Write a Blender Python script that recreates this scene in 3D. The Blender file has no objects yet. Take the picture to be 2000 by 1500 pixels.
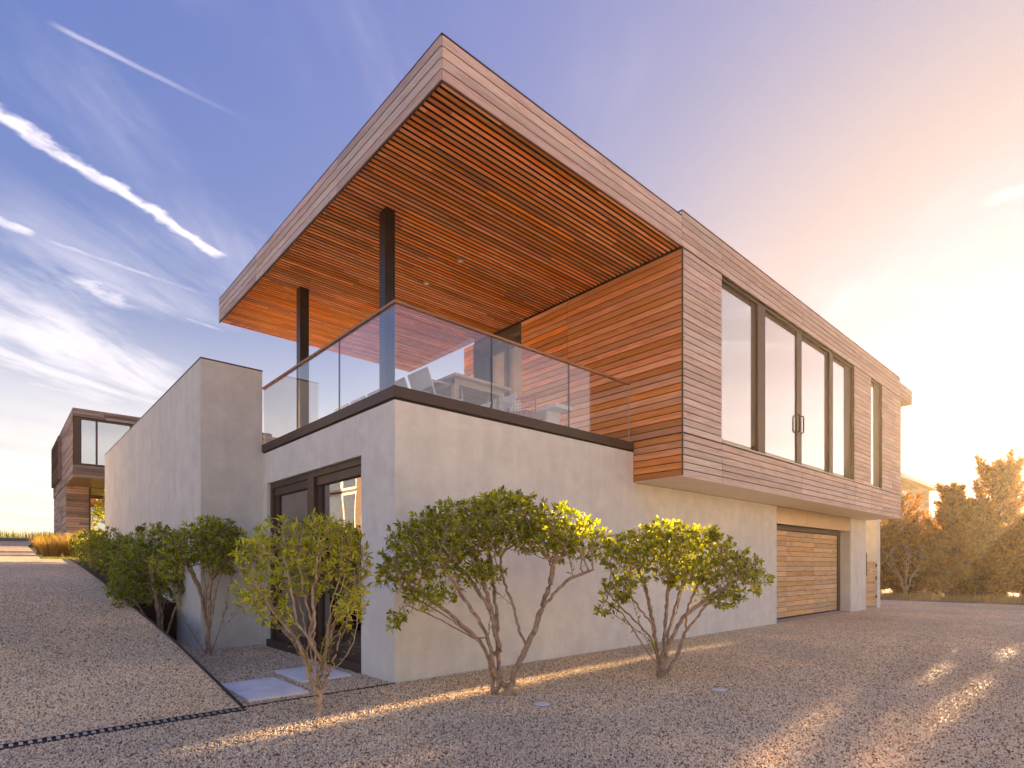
import bpy, math, random
import numpy as np
from mathutils import Vector, Matrix, noise as mnoise
rng = random.Random(7)
nr = np.random.default_rng(11)
S = bpy.context.scene
COL = S.collection
R = math.radians

# ------------------------------------------------------------------ camera
CAMP = Vector((-3.7684, -6.3947, 1.5))
cd = bpy.data.cameras.new('camera'); cam = bpy.data.objects.new('camera', cd); COL.objects.link(cam)
cam.location = CAMP
cam.rotation_euler = (R(90), 0, R(-42.119))
cd.sensor_width = 36.0; cd.lens = 36.0 * 1114.84 / 2000.0
cd.shift_y = (1105 - 750) / 2000.0
cd.clip_start = 0.05; cd.clip_end = 3000
S.camera = cam
CR = Vector((0.7418, -0.6706, 0)); CF = Vector((0.6706, 0.7418, 0))   # the camera's right and forward in plan

# ------------------------------------------------------------------ light
SUN_AZ = 2.7      # degrees from +X towards +Y
SUN_EL = 8.4
sd = Vector((math.cos(R(SUN_AZ)) * math.cos(R(SUN_EL)), math.sin(R(SUN_AZ)) * math.cos(R(SUN_EL)), math.sin(R(SUN_EL))))
sl = bpy.data.lights.new('sun', 'SUN'); sun = bpy.data.objects.new('sun', sl); COL.objects.link(sun)
sl.energy = 5.0; sl.angle = R(0.55); sl.color = (1.0, 0.70, 0.38)
sun.rotation_euler = (-sd).to_track_quat('-Z', 'Y').to_euler()
sun.location = (30, 3, 30)
EXPOSURE = 2.55
SKY_STRENGTH = 0.1
S.view_settings.view_transform = 'Standard'; S.view_settings.look = 'None'
S.view_settings.gamma = 1; S.view_settings.use_curve_mapping = False
S.view_settings.exposure = EXPOSURE


class NT:
    """tiny helper for node trees"""
    def __init__(self, tree):
        self.t = tree; self.n = tree.nodes; self.l = tree.links

    def new(self, kind, **kw):
        nd = self.n.new(kind)
        for k, v in kw.items(): setattr(nd, k, v)
        return nd

    def put(self, sock, v):
        if v is None: return
        if hasattr(v, 'is_output'): self.l.new(v, sock)
        elif isinstance(v, (tuple, list)) and sock.type == 'RGBA' and len(v) == 3: sock.default_value = (*v, 1)
        else: sock.default_value = v

    def m(self, op, a, b=None, c=None, clamp=False):
        nd = self.new('ShaderNodeMath', operation=op, use_clamp=clamp)
        for i, v in enumerate((a, b, c)): self.put(nd.inputs[i], v)
        return nd.outputs[0]

    def v(self, op, a, b=None, out=0, scale=None):
        nd = self.new('ShaderNodeVectorMath', operation=op)
        self.put(nd.inputs[0], a); self.put(nd.inputs[1], b)
        if scale is not None: self.put(nd.inputs['Scale'], scale)
        return nd.outputs['Value'] if op in ('DOT_PRODUCT', 'LENGTH') else nd.outputs[0]

    def sep(self, a):
        nd = self.new('ShaderNodeSeparateXYZ'); self.put(nd.inputs[0], a); return nd.outputs

    def comb(self, x=0, y=0, z=0):
        nd = self.new('ShaderNodeCombineXYZ')
        for i, v in enumerate((x, y, z)): self.put(nd.inputs[i], v)
        return nd.outputs[0]

    def mapr(self, v, a, b, c=0.0, d=1.0, smooth=True):
        nd = self.new('ShaderNodeMapRange', interpolation_type='SMOOTHSTEP' if smooth else 'LINEAR')
        for i, x in enumerate((v, a, b, c, d)): self.put(nd.inputs[i], x)
        return nd.outputs[0]

    def noise(self, vec, scale=5, detail=3, rough=0.5, dist=0.0, out=0):
        nd = self.new('ShaderNodeTexNoise')
        self.put(nd.inputs['Vector'], vec); nd.inputs['Scale'].default_value = scale
        nd.inputs['Detail'].default_value = detail; nd.inputs['Roughness'].default_value = rough
        nd.inputs['Distortion'].default_value = dist
        return nd.outputs[out]

    def mix(self, fac, a, b, blend='MIX'):
        nd = self.new('ShaderNodeMix', data_type='RGBA', blend_type=blend)
        self.put(nd.inputs[0], fac); self.put(nd.inputs[6], a); self.put(nd.inputs[7], b)
        return nd.outputs[2]

    def ramp(self, fac, stops):
        nd = self.new('ShaderNodeValToRGB'); el = nd.color_ramp.elements
        while len(el) < len(stops): el.new(0.5)
        for e, (p, c) in zip(el, stops): e.position = p; e.color = (*c, 1)
        self.put(nd.inputs[0], fac); return nd.outputs[0]

    def hsv(self, col, h=0.5, s=1.0, v=1.0):
        nd = self.new('ShaderNodeHueSaturation')
        self.put(nd.inputs[0], h); self.put(nd.inputs[1], s); self.put(nd.inputs[2], v); self.put(nd.inputs[4], col)
        return nd.outputs[0]

    def bump(self, height, strength=0.3, dist=0.01):
        nd = self.new('ShaderNodeBump'); nd.inputs['Strength'].default_value = strength
        nd.inputs['Distance'].default_value = dist; self.put(nd.inputs['Height'], height); return nd.outputs[0]


# ------------------------------------------------------------------ sky
def px_plane(px, py):
    """where a sight line of the photograph meets a cloud layer at height 1 (a direction, so far away everywhere)"""
    d = CR * ((px - 1000) / 1114.84) + CF; z = (1105 - py) / 1114.84
    return Vector((d.x / z, d.y / z, 0))


W = bpy.data.worlds.new('World'); S.world = W; W.use_nodes = True
w = NT(W.node_tree); w.n.clear()
wo = w.new('ShaderNodeOutputWorld'); bg = w.new('ShaderNodeBackground'); w.l.new(bg.outputs[0], wo.inputs[0])
sky = w.new('ShaderNodeTexSky', sky_type='NISHITA'); sky.sun_disc = False
sky.sun_elevation = R(SUN_EL); sky.sun_rotation = R(90 - SUN_AZ)
sky.air_density = 1.0; sky.dust_density = 2.0; sky.ozone_density = 1.0; sky.altitude = 0
gen = w.new('ShaderNodeTexCoord').outputs['Generated']
gx, gy, gz = w.sep(gen)
zc = w.m('MAXIMUM', gz, 0.03)
P = w.comb(w.m('DIVIDE', gx, zc), w.m('DIVIDE', gy, zc), 0)
sl0 = w.new('ShaderNodeRGBToBW'); w.l.new(sky.outputs[0], sl0.inputs[0])
soft = w.m('POWER', w.m('DIVIDE', w.m('MAXIMUM', sl0.outputs[0], 0.02), 1.75), -0.45)     # hazy evening: the aureole spreads, the far sky fills in
skyc = w.v('SCALE', sky.outputs[0], None, scale=soft)
lift = w.new('ShaderNodeRGBToBW'); w.l.new(skyc, lift.inputs[0])
skyc = w.v('SCALE', skyc, None, scale=w.m('DIVIDE', 0.79, w.m('ADD', 1.0, w.m('MULTIPLY', lift.outputs[0], 0.32))))
satk = w.mapr(sl0.outputs[0], 0.9, 8.0, 1.42, 0.58)
skyc = w.hsv(skyc, w.mapr(sl0.outputs[0], 0.9, 8.0, 0.535, 0.505), satk, 1.0)
skyc = w.mix(1.0, skyc, w.mix(w.mapr(sl0.outputs[0], 1.2, 9.0), (1.18, 0.97, 0.95), (1.10, 0.92, 1.08)), 'MULTIPLY')
dl = w.noise(P, 3.0, 5, 0.6); dl2 = w.noise(P, 14.0, 4, 0.6)


def streak(a, b, wid, rag, f0, f1, amp):
    A = px_plane(*a); B = px_plane(*b); D = (B - A); L = D.length; D = D / L; N_ = Vector((-D.y, D.x, 0))
    q = w.v('SUBTRACT', P, tuple(A))
    t = w.v('DOT_PRODUCT', q, tuple(D)); s = w.v('DOT_PRODUCT', q, tuple(N_))
    s = w.m('ADD', s, w.m('MULTIPLY', w.m('SUBTRACT', dl2, 0.5), rag))
    s = w.m('ADD', s, w.m('MULTIPLY', w.m('SUBTRACT', dl, 0.5), rag * 0.8))
    k = w.mapr(w.m('ABSOLUTE', s), wid * 0.15, wid, 1.0, 0.0)
    k = w.m('MULTIPLY', k, w.mapr(t, -f0, f0, 0, 1)); k = w.m('MULTIPLY', k, w.mapr(t, L - f1, L + f1 * 0.3, 1, 0))
    tex = w.mapr(dl2, 0.25, 0.62, 0.45, 1.0)
    return w.m('MULTIPLY', w.m('MULTIPLY', k, tex), amp)


masks = [streak((-150, 125), (438, 505), 0.040, 0.075, 0.02, 0.05, 0.85),
         streak((118, 55), (430, 210), 0.012, 0.010, 0.03, 0.30, 0.36),
         streak((-120, 380), (84, 466), 0.05, 0.08, 0.05, 0.05, 0.6),
         streak((60, 460), (430, 585), 0.028, 0.04, 0.10, 0.30, 0.35),
         streak((148, 540), (262, 608), 0.09, 0.12, 0.05, 0.10, 0.5),
         streak((225, 540), (312, 608), 0.05, 0.10, 0.05, 0.10, 0.28),
         streak((360, 620), (445, 650), 0.02, 0.01, 0.05, 0.10, 0.3),
         streak((1760, 800), (1925, 690), 0.22, 0.35, 0.05, 0.3, 0.8),
         streak((1940, 392), (2060, 345), 0.05, 0.10, 0.05, 0.2, 0.5)]
# the high cirrus: the same streaky veil over the whole sky, with a denser bank in the north-west
bankA = px_plane(-40, 600); bankB = px_plane(330, 770); bd = (bankB - bankA).normalized(); bn = Vector((-bd.y, bd.x, 0))
cs = w.comb(w.m('MULTIPLY', w.v('DOT_PRODUCT', P, tuple(bd)), 0.35), w.v('DOT_PRODUCT', P, tuple(bn)), 0)
c1 = w.noise(cs, 2.2, 7, 0.62, 0.6); c2 = w.noise(P, 0.55, 3, 0.5)
cir = w.m('MULTIPLY', w.mapr(c1, 0.42, 0.75), w.mapr(c2, 0.40, 0.68))
bc = px_plane(90, 690)
q = w.v('SUBTRACT', P, tuple(bc))
e1 = w.m('DIVIDE', w.v('DOT_PRODUCT', q, tuple(bd)), 1.5); e2 = w.m('DIVIDE', w.v('DOT_PRODUCT', q, tuple(bn)), 0.75)
e = w.m('SQRT', w.m('ADD', w.m('MULTIPLY', e1, e1), w.m('MULTIPLY', e2, e2)))
bank = w.m('MULTIPLY', w.mapr(w.m('ADD', e, w.m('MULTIPLY', w.m('SUBTRACT', dl, 0.5), 0.8)), 0.35, 1.15, 1, 0), w.mapr(c1, 0.30, 0.66, 0.12, 1.0))
low = w.m('MULTIPLY', w.mapr(gz, 0.0, 0.42, 1, 0), w.mapr(w.noise(cs, 1.1, 6, 0.6), 0.35, 0.65, 0.7, 1.0))
cl = w.m('MAXIMUM', w.m('MULTIPLY', cir, 0.5), w.m('MULTIPLY', bank, 0.68))
cl = w.m('MAXIMUM', cl, w.m('MULTIPLY', low, 0.9))
for k in masks: cl = w.m('MAXIMUM', cl, k)
lum = w.new('ShaderNodeRGBToBW'); w.l.new(skyc, lum.inputs[0])
cloudc = w.mix(0.75, skyc, (3.3, 2.9, 2.75)); CLOUD = cloudc
final = w.mix(cl, skyc, cloudc)
w.l.new(final, bg.inputs[0]); bg.inputs[1].default_value = SKY_STRENGTH


# ------------------------------------------------------------------ materials
def mat(name):
    m = bpy.data.materials.new(name); m.use_nodes = True
    t = NT(m.node_tree); b = t.n['Principled BSDF']; return m, t, b


def simple(name, col, rough=0.5, metal=0.0, var=0.15, scale=8.0, bump=0.0):
    m, t, b = mat(name)
    tc = t.new('ShaderNodeTexCoord').outputs['Object']
    n = t.noise(tc, scale, 4, 0.55)
    c = t.hsv(col, 0.5, 1.0, t.mapr(n, 0.25, 0.75, 1 - var, 1 + var))
    t.put(b.inputs['Base Color'], c); b.inputs['Roughness'].default_value = rough; b.inputs['Metallic'].default_value = metal
    t.put(b.inputs['Roughness'], t.mapr(n, 0.2, 0.8, max(0, rough - 0.08), min(1, rough + 0.08)))
    if bump: t.put(b.inputs['Normal'], t.bump(t.noise(tc, scale * 8, 3, 0.6), bump, 0.004))
    return m


def wood(name, dark, light, hue=0.02, sat=0.15, val=0.35, rough=0.6, stain=None, knots=0.25, butt=0.0):
    m, t, b = mat(name)
    oi = t.new('ShaderNodeObjectInfo').outputs['Random']
    tc = t.new('ShaderNodeTexCoord').outputs['Object']
    off = t.comb(t.m('MULTIPLY', oi, 91.0), t.m('MULTIPLY', oi, 37.0), t.m('MULTIPLY', oi, 53.0))
    x, y, z = t.sep(tc)
    if butt:     # boards made of lengths joined end to end: the tone steps at every joint
        cell = t.m('FLOOR', t.m('ADD', t.m('DIVIDE', x, butt), t.m('MULTIPLY', oi, 17.0)))
        wn = t.new('ShaderNodeTexWhiteNoise', noise_dimensions='2D'); t.put(wn.inputs[0], t.comb(cell, t.m('MULTIPLY', oi, 100.0), 0))
        rnd = wn.outputs[0]
    else: rnd = oi
    p = t.v('ADD', t.comb(t.m('MULTIPLY', x, 0.9), t.m('MULTIPLY', y, 9.0), t.m('MULTIPLY', z, 9.0)), off)
    n1 = t.noise(p, 1.6, 5, 0.6, 0.8)
    p2 = t.v('ADD', t.comb(t.m('MULTIPLY', x, 2.5), t.m('MULTIPLY', y, 60.0), t.m('MULTIPLY', z, 60.0)), off)
    n2 = t.noise(p2, 1.5, 3, 0.6)
    g = t.m('ADD', t.m('MULTIPLY', n1, 0.65), t.m('MULTIPLY', n2, 0.35))
    c = t.ramp(g, [(0.30, dark), (0.52, tuple((a + 2 * c_) / 3 for a, c_ in zip(dark, light))), (0.70, light)])
    wn2 = t.new('ShaderNodeTexWhiteNoise', noise_dimensions='1D'); t.put(wn2.inputs['W'], t.m('MULTIPLY', rnd, 977.0))
    wn3 = t.new('ShaderNodeTexWhiteNoise', noise_dimensions='1D'); t.put(wn3.inputs['W'], t.m('MULTIPLY', rnd, 431.0))
    c = t.hsv(c, t.mapr(wn2.outputs[0], 0, 1, 0.5 - hue, 0.5 + hue, False), t.mapr(wn3.outputs[0], 0, 1, 1 - sat, 1 + sat, False),
              t.mapr(rnd, 0, 1, 1 - val, 1 + val, False))
    if knots:
        vo = t.new('ShaderNodeTexVoronoi'); t.put(vo.inputs[0], t.v('ADD', t.comb(t.m('MULTIPLY', x, 1.1), t.m('MULTIPLY', y, 5.0), t.m('MULTIPLY', z, 5.0)), off)); vo.inputs['Scale'].default_value = 1.0
        c = t.mix(t.mapr(vo.outputs[0], 0.03, 0.13, knots * 2.2, 0.0), c, tuple(0.45 * a for a in dark))
    if stain:    # water marks
        sn = t.noise(t.v('ADD', t.comb(t.m('MULTIPLY', x, 1.6), 0, t.m('MULTIPLY', z, 6.0)), off), 1.4, 5, 0.65, 1.2)
        c = t.mix(t.mapr(sn, 0.50, 0.70, 0.0, 0.6), c, stain)
    t.put(b.inputs['Base Color'], c); t.put(b.inputs['Roughness'], t.mapr(n2, 0.2, 0.8, rough - 0.1, rough + 0.12))
    t.put(b.inputs['Normal'], t.bump(n2, 0.25, 0.002))
    return m


def concrete(name, col, streaks=0.03):
    m, t, b = mat(name)
    pos = t.new('ShaderNodeNewGeometry').outputs['Position']
    x, y, z = t.sep(pos)
    big = t.noise(pos, 0.55, 4, 0.6, 0.4); mid = t.noise(pos, 3.0, 6, 0.62, 0.3); fine = t.noise(pos, 45.0, 3, 0.6)
    st = t.noise(t.comb(t.m('MULTIPLY', x, 5.0), t.m('MULTIPLY', y, 5.0), t.m('MULTIPLY', z, 0.35)), 1.0, 4, 0.6, 0.4)
    v = t.m('ADD', t.mapr(big, 0.25, 0.75, -0.07, 0.06), t.mapr(mid, 0.25, 0.75, -0.08, 0.06))
    v = t.m('ADD', v, t.mapr(st, 0.3, 0.75, -streaks, streaks * 0.6)); v = t.m('ADD', v, t.mapr(fine, 0.2, 0.8, -0.05, 0.05))
    c = t.hsv(col, 0.5, t.mapr(big, 0.3, 0.7, 0.9, 1.12), t.m('ADD', 1.0, v))
    t.put(b.inputs['Base Color'], c); b.inputs['Roughness'].default_value = 0.72
    b.inputs['Specular IOR Level'].default_value = 0.3
    t.put(b.inputs['Normal'], t.bump(t.m('ADD', mid, t.m('MULTIPLY', fine, 0.4)), 0.22, 0.01))
    return m


def glass(name, tint=(0.9, 0.92, 0.93), base=0.12, gain=1.0, ripple=0.0):
    m, t, b = mat(name); t.n.remove(b)
    out = t.n['Material Output']
    tr = t.new('ShaderNodeBsdfTransparent'); tr.inputs[0].default_value = (*tint, 1)
    gl = t.new('ShaderNodeBsdfGlossy'); gl.inputs['Roughness'].default_value = 0.0; gl.inputs[0].default_value = (1, 1, 1, 1)
    lw = t.new('ShaderNodeLayerWeight'); lw.inputs[0].default_value = 0.5
    f = t.m('ADD', base, t.m('MULTIPLY', t.m('POWER', lw.outputs['Facing'], 4.0), gain), clamp=True)
    if ripple:
        pos = t.new('ShaderNodeNewGeometry').outputs['Position']
        nb = t.bump(t.noise(pos, 1.3, 1, 0.4), ripple, 0.05); t.put(gl.inputs['Normal'], nb)
    mx = t.new('ShaderNodeMixShader'); t.put(mx.inputs[0], f); t.l.new(tr.outputs[0], mx.inputs[1]); t.l.new(gl.outputs[0], mx.inputs[2])
    t.l.new(mx.outputs[0], out.inputs[0]); return m


def leaf(name, cols, trans=0.45, rough=0.45, tint=(0.92, 0.98, 0.33)):
    m, t, b = mat(name)
    g = t.new('ShaderNodeNewGeometry'); rp = g.outputs['Random Per Island']
    c = t.ramp(rp, [(i / (len(cols) - 1), c_) for i, c_ in enumerate(cols)])
    n = t.noise(t.new('ShaderNodeTexCoord').outputs['Object'], 2.2, 3, 0.6)
    c = t.hsv(c, 0.5, 1.0, t.mapr(n, 0.25, 0.75, 0.7, 1.3))
    t.put(b.inputs['Base Color'], c); b.inputs['Roughness'].default_value = rough
    tl = t.new('ShaderNodeBsdfTranslucent'); t.put(tl.inputs[0], t.mix(1.0, t.hsv(c, 0.49, 1.1, 1.9), tint, 'MULTIPLY'))
    mx = t.new('ShaderNodeMixShader'); mx.inputs[0].default_value = trans
    t.l.new(b.outputs[0], mx.inputs[1]); t.l.new(tl.outputs[0], mx.inputs[2]); t.l.new(mx.outputs[0], t.n['Material Output'].inputs[0])
    return m


PEB = [(0.0, (0.08, 0.05, 0.04)), (0.09, (0.28, 0.19, 0.14)), (0.22, (0.58, 0.46, 0.36)), (0.45, (0.80, 0.68, 0.55)), (0.66, (0.88, 0.79, 0.66)), (0.80, (0.70, 0.61, 0.53)), (0.9, (0.90, 0.84, 0.75)), (1.0, (0.95, 0.92, 0.87))]


def gravel(name):
    m, t, b = mat(name)
    pos = t.new('ShaderNodeNewGeometry').outputs['Position']
    wob = t.v('ADD', pos, t.v('SCALE', t.noise(pos, 60, 2, 0.5, out=1), None, scale=0.008))
    vo = t.new('ShaderNodeTexVoronoi'); t.put(vo.inputs[0], wob); vo.inputs['Scale'].default_value = 46
    ve = t.new('ShaderNodeTexVoronoi', feature='DISTANCE_TO_EDGE'); t.put(ve.inputs[0], wob); ve.inputs['Scale'].default_value = 46
    r, g_, b_ = (lambda s: (s.outputs[0], s.outputs[1], s.outputs[2]))((lambda nd: (t.put(nd.inputs[0], vo.outputs['Color']), nd)[1])(t.new('ShaderNodeSeparateColor')))
    c = t.ramp(r, PEB)
    big = t.noise(pos, 0.5, 4, 0.6)
    c = t.hsv(c, 0.5, t.mapr(big, 0.3, 0.7, 1.05, 1.4), t.m('MULTIPLY', t.mapr(big, 0.25, 0.75, 0.88, 1.16), t.mapr(t.noise(pos, 0.16, 3, 0.6, 0.6), 0.3, 0.7, 0.9, 1.12)))
    c = t.mix(t.mapr(ve.outputs[0], 0.0, 0.09, 0.62, 0.0), c, (0.09, 0.065, 0.046))
    t.put(b.inputs['Base Color'], t.mix(1.0, c, (1.08, 1.0, 0.80), 'MULTIPLY')); b.inputs['Roughness'].default_value = 0.8
    t.put(b.inputs['Normal'], t.bump(t.m('ADD', t.m('MINIMUM', ve.outputs[0], 0.35), t.m('MULTIPLY', g_, 0.5)), 1.0, 0.012))
    return m


def pebble_mat(name):
    m, t, b = mat(name)
    at = t.new('ShaderNodeAttribute', attribute_name='tone', attribute_type='INSTANCER')
    c = t.ramp(at.outputs['Fac'], PEB)
    n = t.noise(t.new('ShaderNodeNewGeometry').outputs['Position'], 0.5, 4, 0.6)
    c = t.hsv(c, 0.5, t.mapr(n, 0.3, 0.7, 1.05, 1.4), t.m('MULTIPLY', t.mapr(n, 0.25, 0.75, 0.9, 1.18), t.mapr(t.noise(t.new('ShaderNodeNewGeometry').outputs['Position'], 0.16, 3, 0.6, 0.6), 0.3, 0.7, 0.9, 1.12)))
    t.put(b.inputs['Base Color'], t.mix(1.0, c, (1.08, 1.0, 0.80), 'MULTIPLY')); b.inputs['Roughness'].default_value = 0.75
    return m


M = {}
M['cedar_grey'] = wood('weathered_cedar', (0.40, 0.275, 0.22), (0.72, 0.575, 0.50), 0.012, 0.2, 0.16, 0.62)
M['cedar_orange'] = wood('oiled_cedar', (0.44, 0.13, 0.045), (0.80, 0.33, 0.13), 0.006, 0.14, 0.32, 0.5, knots=0.12)
M['slat'] = wood('slat_cedar', (0.52, 0.155, 0.05), (0.88, 0.39, 0.15), 0.008, 0.14, 0.34, 0.5, butt=1.9, knots=0.0)
M['garage_wood'] = wood('garage_cedar', (0.62, 0.34, 0.15), (0.86, 0.58, 0.31), 0.008, 0.15, 0.2, 0.6, stain=(0.42, 0.17, 0.07), knots=0.1)
M['cedar_far'] = wood('silvered_cedar', (0.17, 0.115, 0.095), (0.36, 0.26, 0.225), 0.012, 0.2, 0.35, 0.7, knots=0.0)
M['handrail'] = wood('rail_cedar', (0.22, 0.085, 0.04), (0.45, 0.21, 0.11), 0.01, 0.1, 0.1, 0.5, knots=0)
M['table_wood'] = wood('pale_teak', (0.42, 0.30, 0.20), (0.66, 0.52, 0.38), 0.01, 0.1, 0.1, 0.6, knots=0)
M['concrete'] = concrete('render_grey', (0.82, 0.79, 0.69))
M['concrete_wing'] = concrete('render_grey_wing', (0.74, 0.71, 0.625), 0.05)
M['bronze'] = simple('bronze_metal', (0.080, 0.047, 0.032), 0.5, 0.0, 0.2, 3.0)
M['bronze_light'] = simple('bronze_panel', (0.40, 0.28, 0.15), 0.36, 0.75, 0.12, 1.2)
M['sill'] = simple('sill_metal', (0.45, 0.40, 0.34), 0.4, 0.3, 0.1, 3.0)
M['column'] = simple('column_steel', (0.034, 0.022, 0.018), 0.35, 0.2, 0.2, 4.0)
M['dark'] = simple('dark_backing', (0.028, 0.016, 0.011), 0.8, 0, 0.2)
M['slatback'] = simple('slat_backing', (0.025, 0.010, 0.006), 0.9, 0, 0.2)
M['soffit'] = simple('painted_soffit', (0.74, 0.62, 0.48), 0.6, 0, 0.06, 2.0)
M['steel'] = simple('rusty_steel', (0.055, 0.028, 0.018), 0.7, 0.2, 0.3, 6.0, 0.2)
M['paver'] = simple('pale_paver', (0.86, 0.82, 0.75), 0.75, 0, 0.12, 3.0, 0.2)
M['cap_metal'] = simple('worn_cap', (0.55, 0.45, 0.35), 0.7, 0, 0.15, 9.0)
M['threshold'] = simple('threshold_stone', (0.42, 0.36, 0.32), 0.7, 0, 0.1, 6.0, 0.1)
M['soil'] = simple('dark_mulch', (0.055, 0.030, 0.018), 0.95, 0, 0.4, 14.0, 0.8)
M['earth'] = simple('dry_earth', (0.24, 0.15, 0.085), 0.95, 0, 0.35, 3.0, 0.6)
M['turf'] = simple('hill_turf', (0.13, 0.12, 0.035), 0.95, 0, 0.4, 2.0, 0.6)
M['white'] = simple('white_paint', (0.78, 0.77, 0.75), 0.45, 0, 0.04)
M['sling'] = simple('white_sling', (0.66, 0.66, 0.64), 0.7, 0, 0.05, 20)
M['red'] = simple('red_wire', (0.55, 0.05, 0.06), 0.4, 0, 0.05)
M['blind'] = simple('pale_roller_blind', (0.62, 0.56, 0.58), 0.8, 0, 0.03)
M['blind_grey'] = simple('grey_roller_blind', (0.40, 0.37, 0.38), 0.8, 0, 0.03)
M['blind_brown'] = simple('brown_roller_blind', (0.20, 0.145, 0.115), 0.85, 0, 0.06)
M['curtain'] = simple('linen_curtain', (0.72, 0.62, 0.54), 0.9, 0, 0.12, 3)
M['rail_glass'] = glass('railing_glass', (0.975, 0.985, 0.985), 0.11, 0.9)
M['win_glass'] = glass('window_glass', (0.8, 0.8, 0.8), 0.55, 0.6)
M['door_glass'] = glass('door_glass', (0.7, 0.66, 0.62), 0.22, 0.8, 0.05)
M['gravel'] = gravel('gravel'); M['pebble'] = pebble_mat('pebble')
M['bark'] = simple('shrub_bark', (0.42, 0.29, 0.19), 0.9, 0, 0.4, 14.0, 0.6)
M['bark_pale'] = simple('pale_bark', (0.54, 0.38, 0.25), 0.9, 0, 0.3, 14.0, 0.6)
M['bark_dark'] = simple('conifer_bark', (0.10, 0.06, 0.04), 0.9, 0, 0.4, 6.0, 0.6)
M['leaf'] = leaf('bayberry_leaf', [(0.10, 0.12, 0.016), (0.22, 0.25, 0.024), (0.36, 0.37, 0.034), (0.54, 0.48, 0.06)])
M['leaf_light'] = leaf('light_leaf', [(0.16, 0.18, 0.025), (0.33, 0.36, 0.035), (0.52, 0.50, 0.05), (0.68, 0.58, 0.09)])
M['leaf_dark'] = leaf('dark_leaf', [(0.07, 0.10, 0.014), (0.15, 0.19, 0.02), (0.26, 0.29, 0.028), (0.40, 0.38, 0.045)])
M['conifer'] = leaf('conifer_needle', [(0.05, 0.042, 0.01), (0.14, 0.105, 0.016), (0.28, 0.18, 0.024), (0.45, 0.29, 0.045)], 0.5, 0.6, (1.0, 0.62, 0.18))
M['gold'] = leaf('golden_grass', [(0.26, 0.15, 0.05), (0.40, 0.24, 0.08), (0.50, 0.34, 0.14), (0.30, 0.26, 0.07)], 0.45, 0.6)
M['grass'] = leaf('hill_grass_blade', [(0.07, 0.09, 0.025), (0.13, 0.14, 0.04), (0.22, 0.20, 0.06), (0.30, 0.25, 0.10)], 0.4, 0.6)
M['shingle'] = wood('grey_shingle', (0.11, 0.08, 0.06), (0.22, 0.16, 0.12), 0.01, 0.1, 0.15, 0.8, knots=0)


# ------------------------------------------------------------------ mesh helpers
class MB:
    def __init__(s): s.v = []; s.f = []

    def box(s, x0, x1, y0, y1, z0, z1):
        b = len(s.v)
        s.v += [(x0, y0, z0), (x1, y0, z0), (x1, y1, z0), (x0, y1, z0), (x0, y0, z1), (x1, y0, z1), (x1, y1, z1), (x0, y1, z1)]
        s.f += [(b, b + 3, b + 2, b + 1), (b + 4, b + 5, b + 6, b + 7), (b, b + 1, b + 5, b + 4), (b + 1, b + 2, b + 6, b + 5), (b + 2, b + 3, b + 7, b + 6), (b + 3, b, b + 4, b + 7)]
        return s

    def prism(s, pts, axis, a, b):
        """closed outline pts (2-D) extruded along an axis from a to b"""
        def P3(p, t): return (t, p[0], p[1]) if axis == 'x' else (p[0], t, p[1]) if axis == 'y' else (p[0], p[1], t)
        n = len(pts); k = len(s.v)
        s.v += [P3(p, a) for p in pts] + [P3(p, b) for p in pts]
        s.f += [tuple(range(k, k + n)), tuple(range(k + 2 * n - 1, k + n - 1, -1))]
        s.f += [(k + i, k + n + i, k + n + (i + 1) % n, k + (i + 1) % n) for i in range(n)]
        return s

    def tube(s, pts, radii, n=6, cap=True):
        pts = [Vector(p) for p in pts]; k = len(s.v); m = len(pts)
        if not hasattr(radii, '__len__'): radii = [radii] * m
        up = Vector((0.31, 0.17, 0.93))
        for i, p in enumerate(pts):
            d = (pts[min(i + 1, m - 1)] - pts[max(i - 1, 0)]).normalized()
            a = d.cross(up)
            if a.length < 1e-3: a = d.cross(Vector((1, 0, 0)))
            a.normalize(); b = d.cross(a)
            for j in range(n):
                t = 2 * math.pi * j / n; s.v.append(tuple(p + (a * math.cos(t) + b * math.sin(t)) * radii[i]))
        for i in range(m - 1):
            for j in range(n):
                a0 = k + i * n + j; a1 = k + i * n + (j + 1) % n
                s.f.append((a0, a1, a1 + n, a0 + n))
        if cap: s.f += [tuple(range(k + n - 1, k - 1, -1)), tuple(range(k + (m - 1) * n, k + m * n))]
        return s

    def cyl(s, c, r, z0, z1, n=20):
        k = len(s.v)
        for z in (z0, z1): s.v += [(c[0] + r * math.cos(2 * math.pi * i / n), c[1] + r * math.sin(2 * math.pi * i / n), z) for i in range(n)]
        s.f += [tuple(range(k + n - 1, k - 1, -1)), tuple(range(k + n, k + 2 * n))] + [(k + i, k + (i + 1) % n, k + n + (i + 1) % n, k + n + i) for i in range(n)]
        return s

    def mesh(s, name):
        me = bpy.data.meshes.new(name); me.from_pydata(s.v, [], s.f); me.update(); return me


def link(name, me, material, parent=None, smooth=False, loc=None):
    if material is not None and not me.materials: me.materials.append(M[material] if isinstance(material, str) else material)
    if smooth: me.shade_smooth()
    o = bpy.data.objects.new(name, me); COL.objects.link(o)
    if parent: o.parent = parent
    if loc is not None: o.location = loc
    return o


def part(name, mb, material, parent, **kw): return link(name, mb.mesh(name), material, parent, **kw)


def thing(name, label, cat, loc=(0, 0, 0), rz=0.0, group=None):
    o = bpy.data.objects.new(name, None); COL.objects.link(o); o.location = loc; o.rotation_euler = (0, 0, rz)
    o.empty_display_size = 0.3; o['label'] = label; o['category'] = cat
    if group: o['group'] = group
    return o


def tag(o, label, cat, group=None):
    o['label'] = label; o['category'] = cat
    if group: o['group'] = group
    return o


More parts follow.
